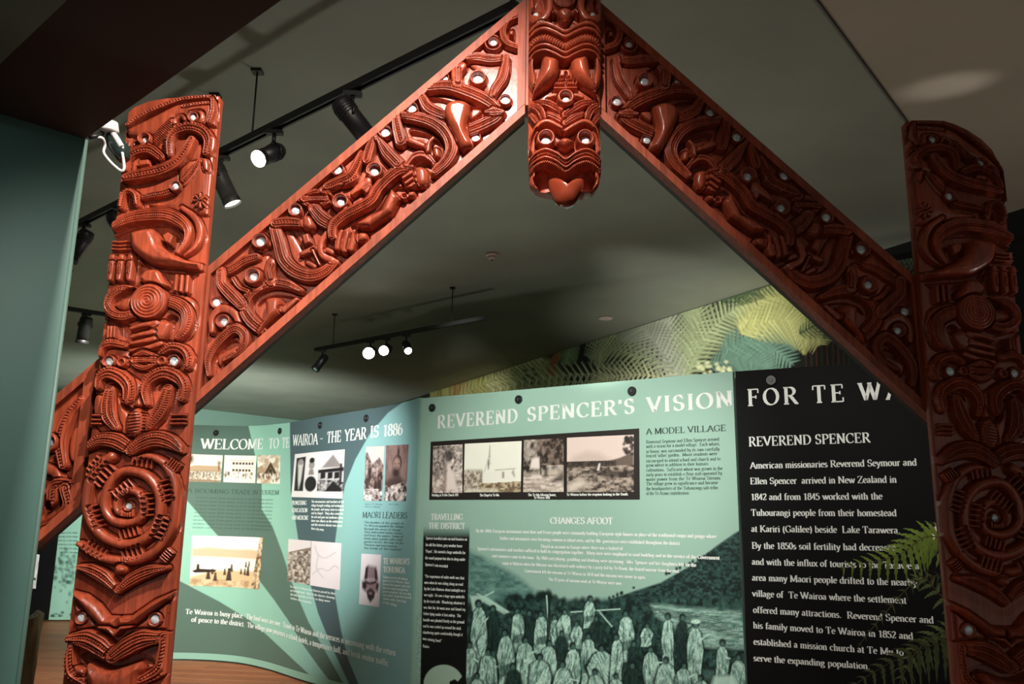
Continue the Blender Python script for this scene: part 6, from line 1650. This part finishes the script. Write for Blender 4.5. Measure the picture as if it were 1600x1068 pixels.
lamp('dark lamp on the distant track left of the left post', p_, (-.12, .1, -.9), .24, .055, None, None, None)

# ------------------------------------------------------------------ ceiling fittings
c_ = on_z(769, 396, ZCEIL); t = thing('smoke_detector', 'round smoke detector on the ceiling below the apex figure', 'smoke detector', (c_[0], c_[1], ZCEIL - .002))
M_DET = material('cream_detector_plastic', lin(186, 160, 146), .5)
mb = MB(); mb.tube([(c_[0], c_[1], ZCEIL - .002), (c_[0], c_[1], ZCEIL - .018), (c_[0], c_[1], ZCEIL - .026)], [.052, .052, .044], 24); mb.build('base', M_DET, t)
mb = MB(); mb.tube([(c_[0], c_[1], ZCEIL - .026), (c_[0], c_[1], ZCEIL - .046), (c_[0], c_[1], ZCEIL - .052)], [.034, .030, .018], 20); mb.build('sensing_head', M_DET, t)
mb = MB(); mb.tube([(c_[0], c_[1], ZCEIL - .052), (c_[0], c_[1], ZCEIL - .056)], [.012, .010], 12); mb.build('sensor_cap', M_BLACK, t)
c_ = on_z(946, 496, ZCEIL); t = thing('ceiling_disc', 'small pale round plate on the ceiling above the fern mural', 'ceiling plate', (c_[0], c_[1], ZCEIL - .002))
mb = MB(); mb.tube([(c_[0], c_[1], ZCEIL - .002), (c_[0], c_[1], ZCEIL - .012), (c_[0], c_[1], ZCEIL - .016)], [.075, .075, .062], 28); mb.build('plate', material('pale_pink_plate', lin(232, 205, 195), .5), t)
mb = MB(); mb.tube([(c_[0], c_[1], ZCEIL - .016), (c_[0], c_[1], ZCEIL - .020)], [.02, .016], 14); mb.build('centre_cap', M_WHITE, t)

# ------------------------------------------------------------------ white sensor with its cable on the end of the partition
def at(px, py, Y): return Vector(on_y(px, py, Y))
YS = 2.31
t = thing('security_sensor', 'white sensor with a looping white cable fixed to the top corner of the partition', 'sensor', at(165, 205, YS))
mb = MB(); mb.tube([at(140, 214, 2.262), at(152, 212, 2.28), at(160, 208, YS)], .007, 10); mb.build('bracket', M_BLACK, t)
mb = MB(); a_, b_ = at(171, 190, YS), at(170, 207, YS); mb.tube([a_, a_ + (b_ - a_) * .12, a_ + (b_ - a_) * .85, b_], [.016, .024, .028, .025], 20); mb.build('housing', M_WHITE, t)
mb = MB(); mb.tube([at(176, 207, YS), at(183, 218, YS), at(190, 230, YS)], [.0085, .009, .009], 12); mb.build('arm', M_WHITE, t)
mb = MB(); mb.tube([at(176, 210, YS + .02), at(180, 222, YS + .02), at(190, 236, YS + .02), at(194, 250, YS + .02)], [.020, .026, .026, .016], 16); mb.build('lens_body', material('dark_green_glass', (.02, .035, .03, 1), .2), t)
C_, _ = catmull([at(144, 213, 2.275), at(152, 214, 2.28), at(160, 216, 2.29), at(164, 226, YS), at(162, 238, YS), at(170, 250, YS), at(180, 260, YS), at(190, 267, YS), at(194, 262, YS), at(193, 250, YS), at(191, 238, YS)], 5)
C_ = np.array([[v.x, v.y, v.z] for v in [Vector(q) for q in C_]]) if not isinstance(C_, np.ndarray) else C_
mb = MB(); mb.tube([Vector(q) for q in C_], .0042, 8); mb.build('cable', M_WHITE, t)

# ------------------------------------------------------------------ old weathered timber post behind the partition
M_STUMP = material('weathered_grey_brown_timber', lin(150, 136, 100), .75, 0, .55, 14, .9, 26, stretch=(1, 1, .25))
M_STOP = material('pale_broken_wood', lin(215, 208, 186), .6, 0, .4, 30, .6, 60)
base = on_y(38, 1000, 3.55); sx, sy = base[0], 3.55; ztop = on_y(45, 958, 3.55)[2]
t = thing('timber_stump', 'weathered timber stump with a pale broken top beside the foot of the partition', 'timber stump', (sx, sy, 0))
mb = MB(); rs = random.Random(5); vs = []; fs = []; nS, nZ = 28, 26
for j in range(nZ):
    zz = ztop * j / (nZ - 1)
    for i in range(nS):
        th = 2 * math.pi * i / nS
        r_ = .052 + .006 * math.sin(5 * th + .4 * j) + .004 * math.sin(9 * th - j * .2) + rs.uniform(-.002, .002) + .02 * (1 - zz / ztop) ** 3
        vs.append((sx + r_ * math.cos(th), sy + r_ * math.sin(th), zz - (.03 * (1 - math.cos(th - .3)) if j == nZ - 1 else 0)))
for j in range(nZ - 1):
    for i in range(nS): fs.append((j * nS + i, j * nS + (i + 1) % nS, (j + 1) * nS + (i + 1) % nS, (j + 1) * nS + i))
mb.add(vs, fs, True).build('trunk', M_STUMP, t)
rim = vs[-nS:]; mb = MB(); v2 = [(sx, sy, ztop - .02)] + [(p[0], p[1], p[2]) for p in rim] + [(sx + (p[0] - sx) * .6, sy + (p[1] - sy) * .6, p[2] + rs.uniform(.004, .016)) for p in rim]
f2 = [(1 + i, 1 + (i + 1) % nS, 1 + nS + (i + 1) % nS, 1 + nS + i) for i in range(nS)] + [(0, 1 + nS + i, 1 + nS + (i + 1) % nS) for i in range(nS)]
mb.add(v2, f2).build('broken_top', M_STOP, t)

# ------------------------------------------------------------------ living fern in front of the black panel
M_LEAF = material('fern_green_leaf', lin(134, 158, 62), .5, 0, .25, 20)
M_LEAFD = material('older_fern_leaf', lin(92, 104, 58), .55, 0, .3, 20)
M_STEM = material('fern_stem', lin(96, 84, 46), .6)
def frond3(P3, width, npin, parent, mat, droop=.25, up=Vector((0, -1, .3))):
    C, _ = catmull(np.asarray([list(p) for p in P3]), 10); C = [Vector(q) for q in C]; n = len(C)
    o = MB().tube(C, [.004 * (1 - .75 * i / (n - 1)) for i in range(n)], 6).build('frond', M_STEM, parent)
    mb = MB(); last = [None, None]
    for k in range(npin):
        f = (k + .5) / npin; x = f * (n - 1); j = min(int(x), n - 2); p = C[j].lerp(C[j + 1], x - j)
        tg = (C[j + 1] - C[j]).normalized(); sd0 = tg.cross(up).normalized()
        ln = width * math.sin(math.pi * (.10 + .86 * f)) ** .8 * (1 if f > .15 else .8)
        for s in (-1, 1):
            si = (s + 1) // 2
            dr = (sd0 * s + tg * .55).normalized(); nrm = dr.cross(tg).normalized()
            nb = 9; v = []; fcs = []
            for i in range(nb + 1):
                g_ = i / nb; c = p + dr * ln * g_ - Vector((0, 0, droop * ln * g_ * g_))
                wd = ln * .20 * (1 - g_) ** .6 * (1.0 if i % 2 == 0 else .55) * (.6 if i == 0 else 1)
                v += [c + tg * wd + nrm * .004 * 0, c - nrm * ln * .012, c - tg * wd]
            for i in range(nb): fcs += [(3 * i, 3 * i + 1, 3 * i + 4, 3 * i + 3), (3 * i + 1, 3 * i + 2, 3 * i + 5, 3 * i + 4)]
            b_ = len(mb.v)
            mb.add(v, fcs, False)
            if last[si] is not None: mb.f.append((last[si] + 2, last[si] + 0, b_ + 2, b_ + 1)); mb.sm.append(False)
            last[si] = b_
    mb.build('leaflets', mat, o)
    return o
YF = 4.05
crown = at(1560, 1180, YF)
t = thing('fern_plant', 'green fern with drooping fronds in front of the black panel beside the right post', 'plant', (crown.x, crown.y, 0))
mb = MB(); mb.tube([(crown.x, crown.y, .0), (crown.x + .01, crown.y, crown.z * .5), (crown.x, crown.y, crown.z + .02)], [.06, .05, .04], 14); mb.build('trunk', M_STUMP, t)
fd = [
    ([crown, at(1540, 900, YF - .10), at(1460, 838, YF - .14), at(1400, 868, YF - .16), at(1312, 889, YF - .16)], .12, 26, M_LEAF, .3),
    ([crown, at(1530, 900, YF), at(1480, 842, YF), at(1440, 842, YF), at(1400, 850, YF)], .085, 16, M_LEAFD, .4),
    ([crown, at(1500, 930, YF - .05), at(1440, 905, YF - .06), at(1385, 955, YF - .06), at(1340, 1010, YF - .04)], .038, 22, M_LEAFD, .3),
    ([crown, at(1540, 1010, YF - .1), at(1470, 1005, YF - .16), at(1400, 1030, YF - .2), at(1330, 1072, YF - .2)], .11, 20, M_LEAFD, .5),
    ([crown, at(1520, 980, YF), at(1470, 930, YF + .04), at(1440, 900, YF + .05), at(1420, 915, YF + .05)], .07, 14, M_LEAFD, .3),
    ([crown, at(1530, 1010, YF + .1), at(1480, 985, YF + .1), at(1430, 1020, YF + .1), at(1400, 1080, YF + .1)], .10, 16, M_LEAFD, .4),
    ([crown, at(1620, 950, YF), at(1680, 900, YF), at(1740, 930, YF)], .12, 18, M_LEAF, .4),
    ([crown, at(1580, 930, YF + .1), at(1600, 850, YF + .2), at(1640, 830, YF + .3)], .12, 18, M_LEAF, .4)]
for P3, w_, n_, mt_, dr_ in fd: frond3(P3, w_, n_, t, mt_, dr_)
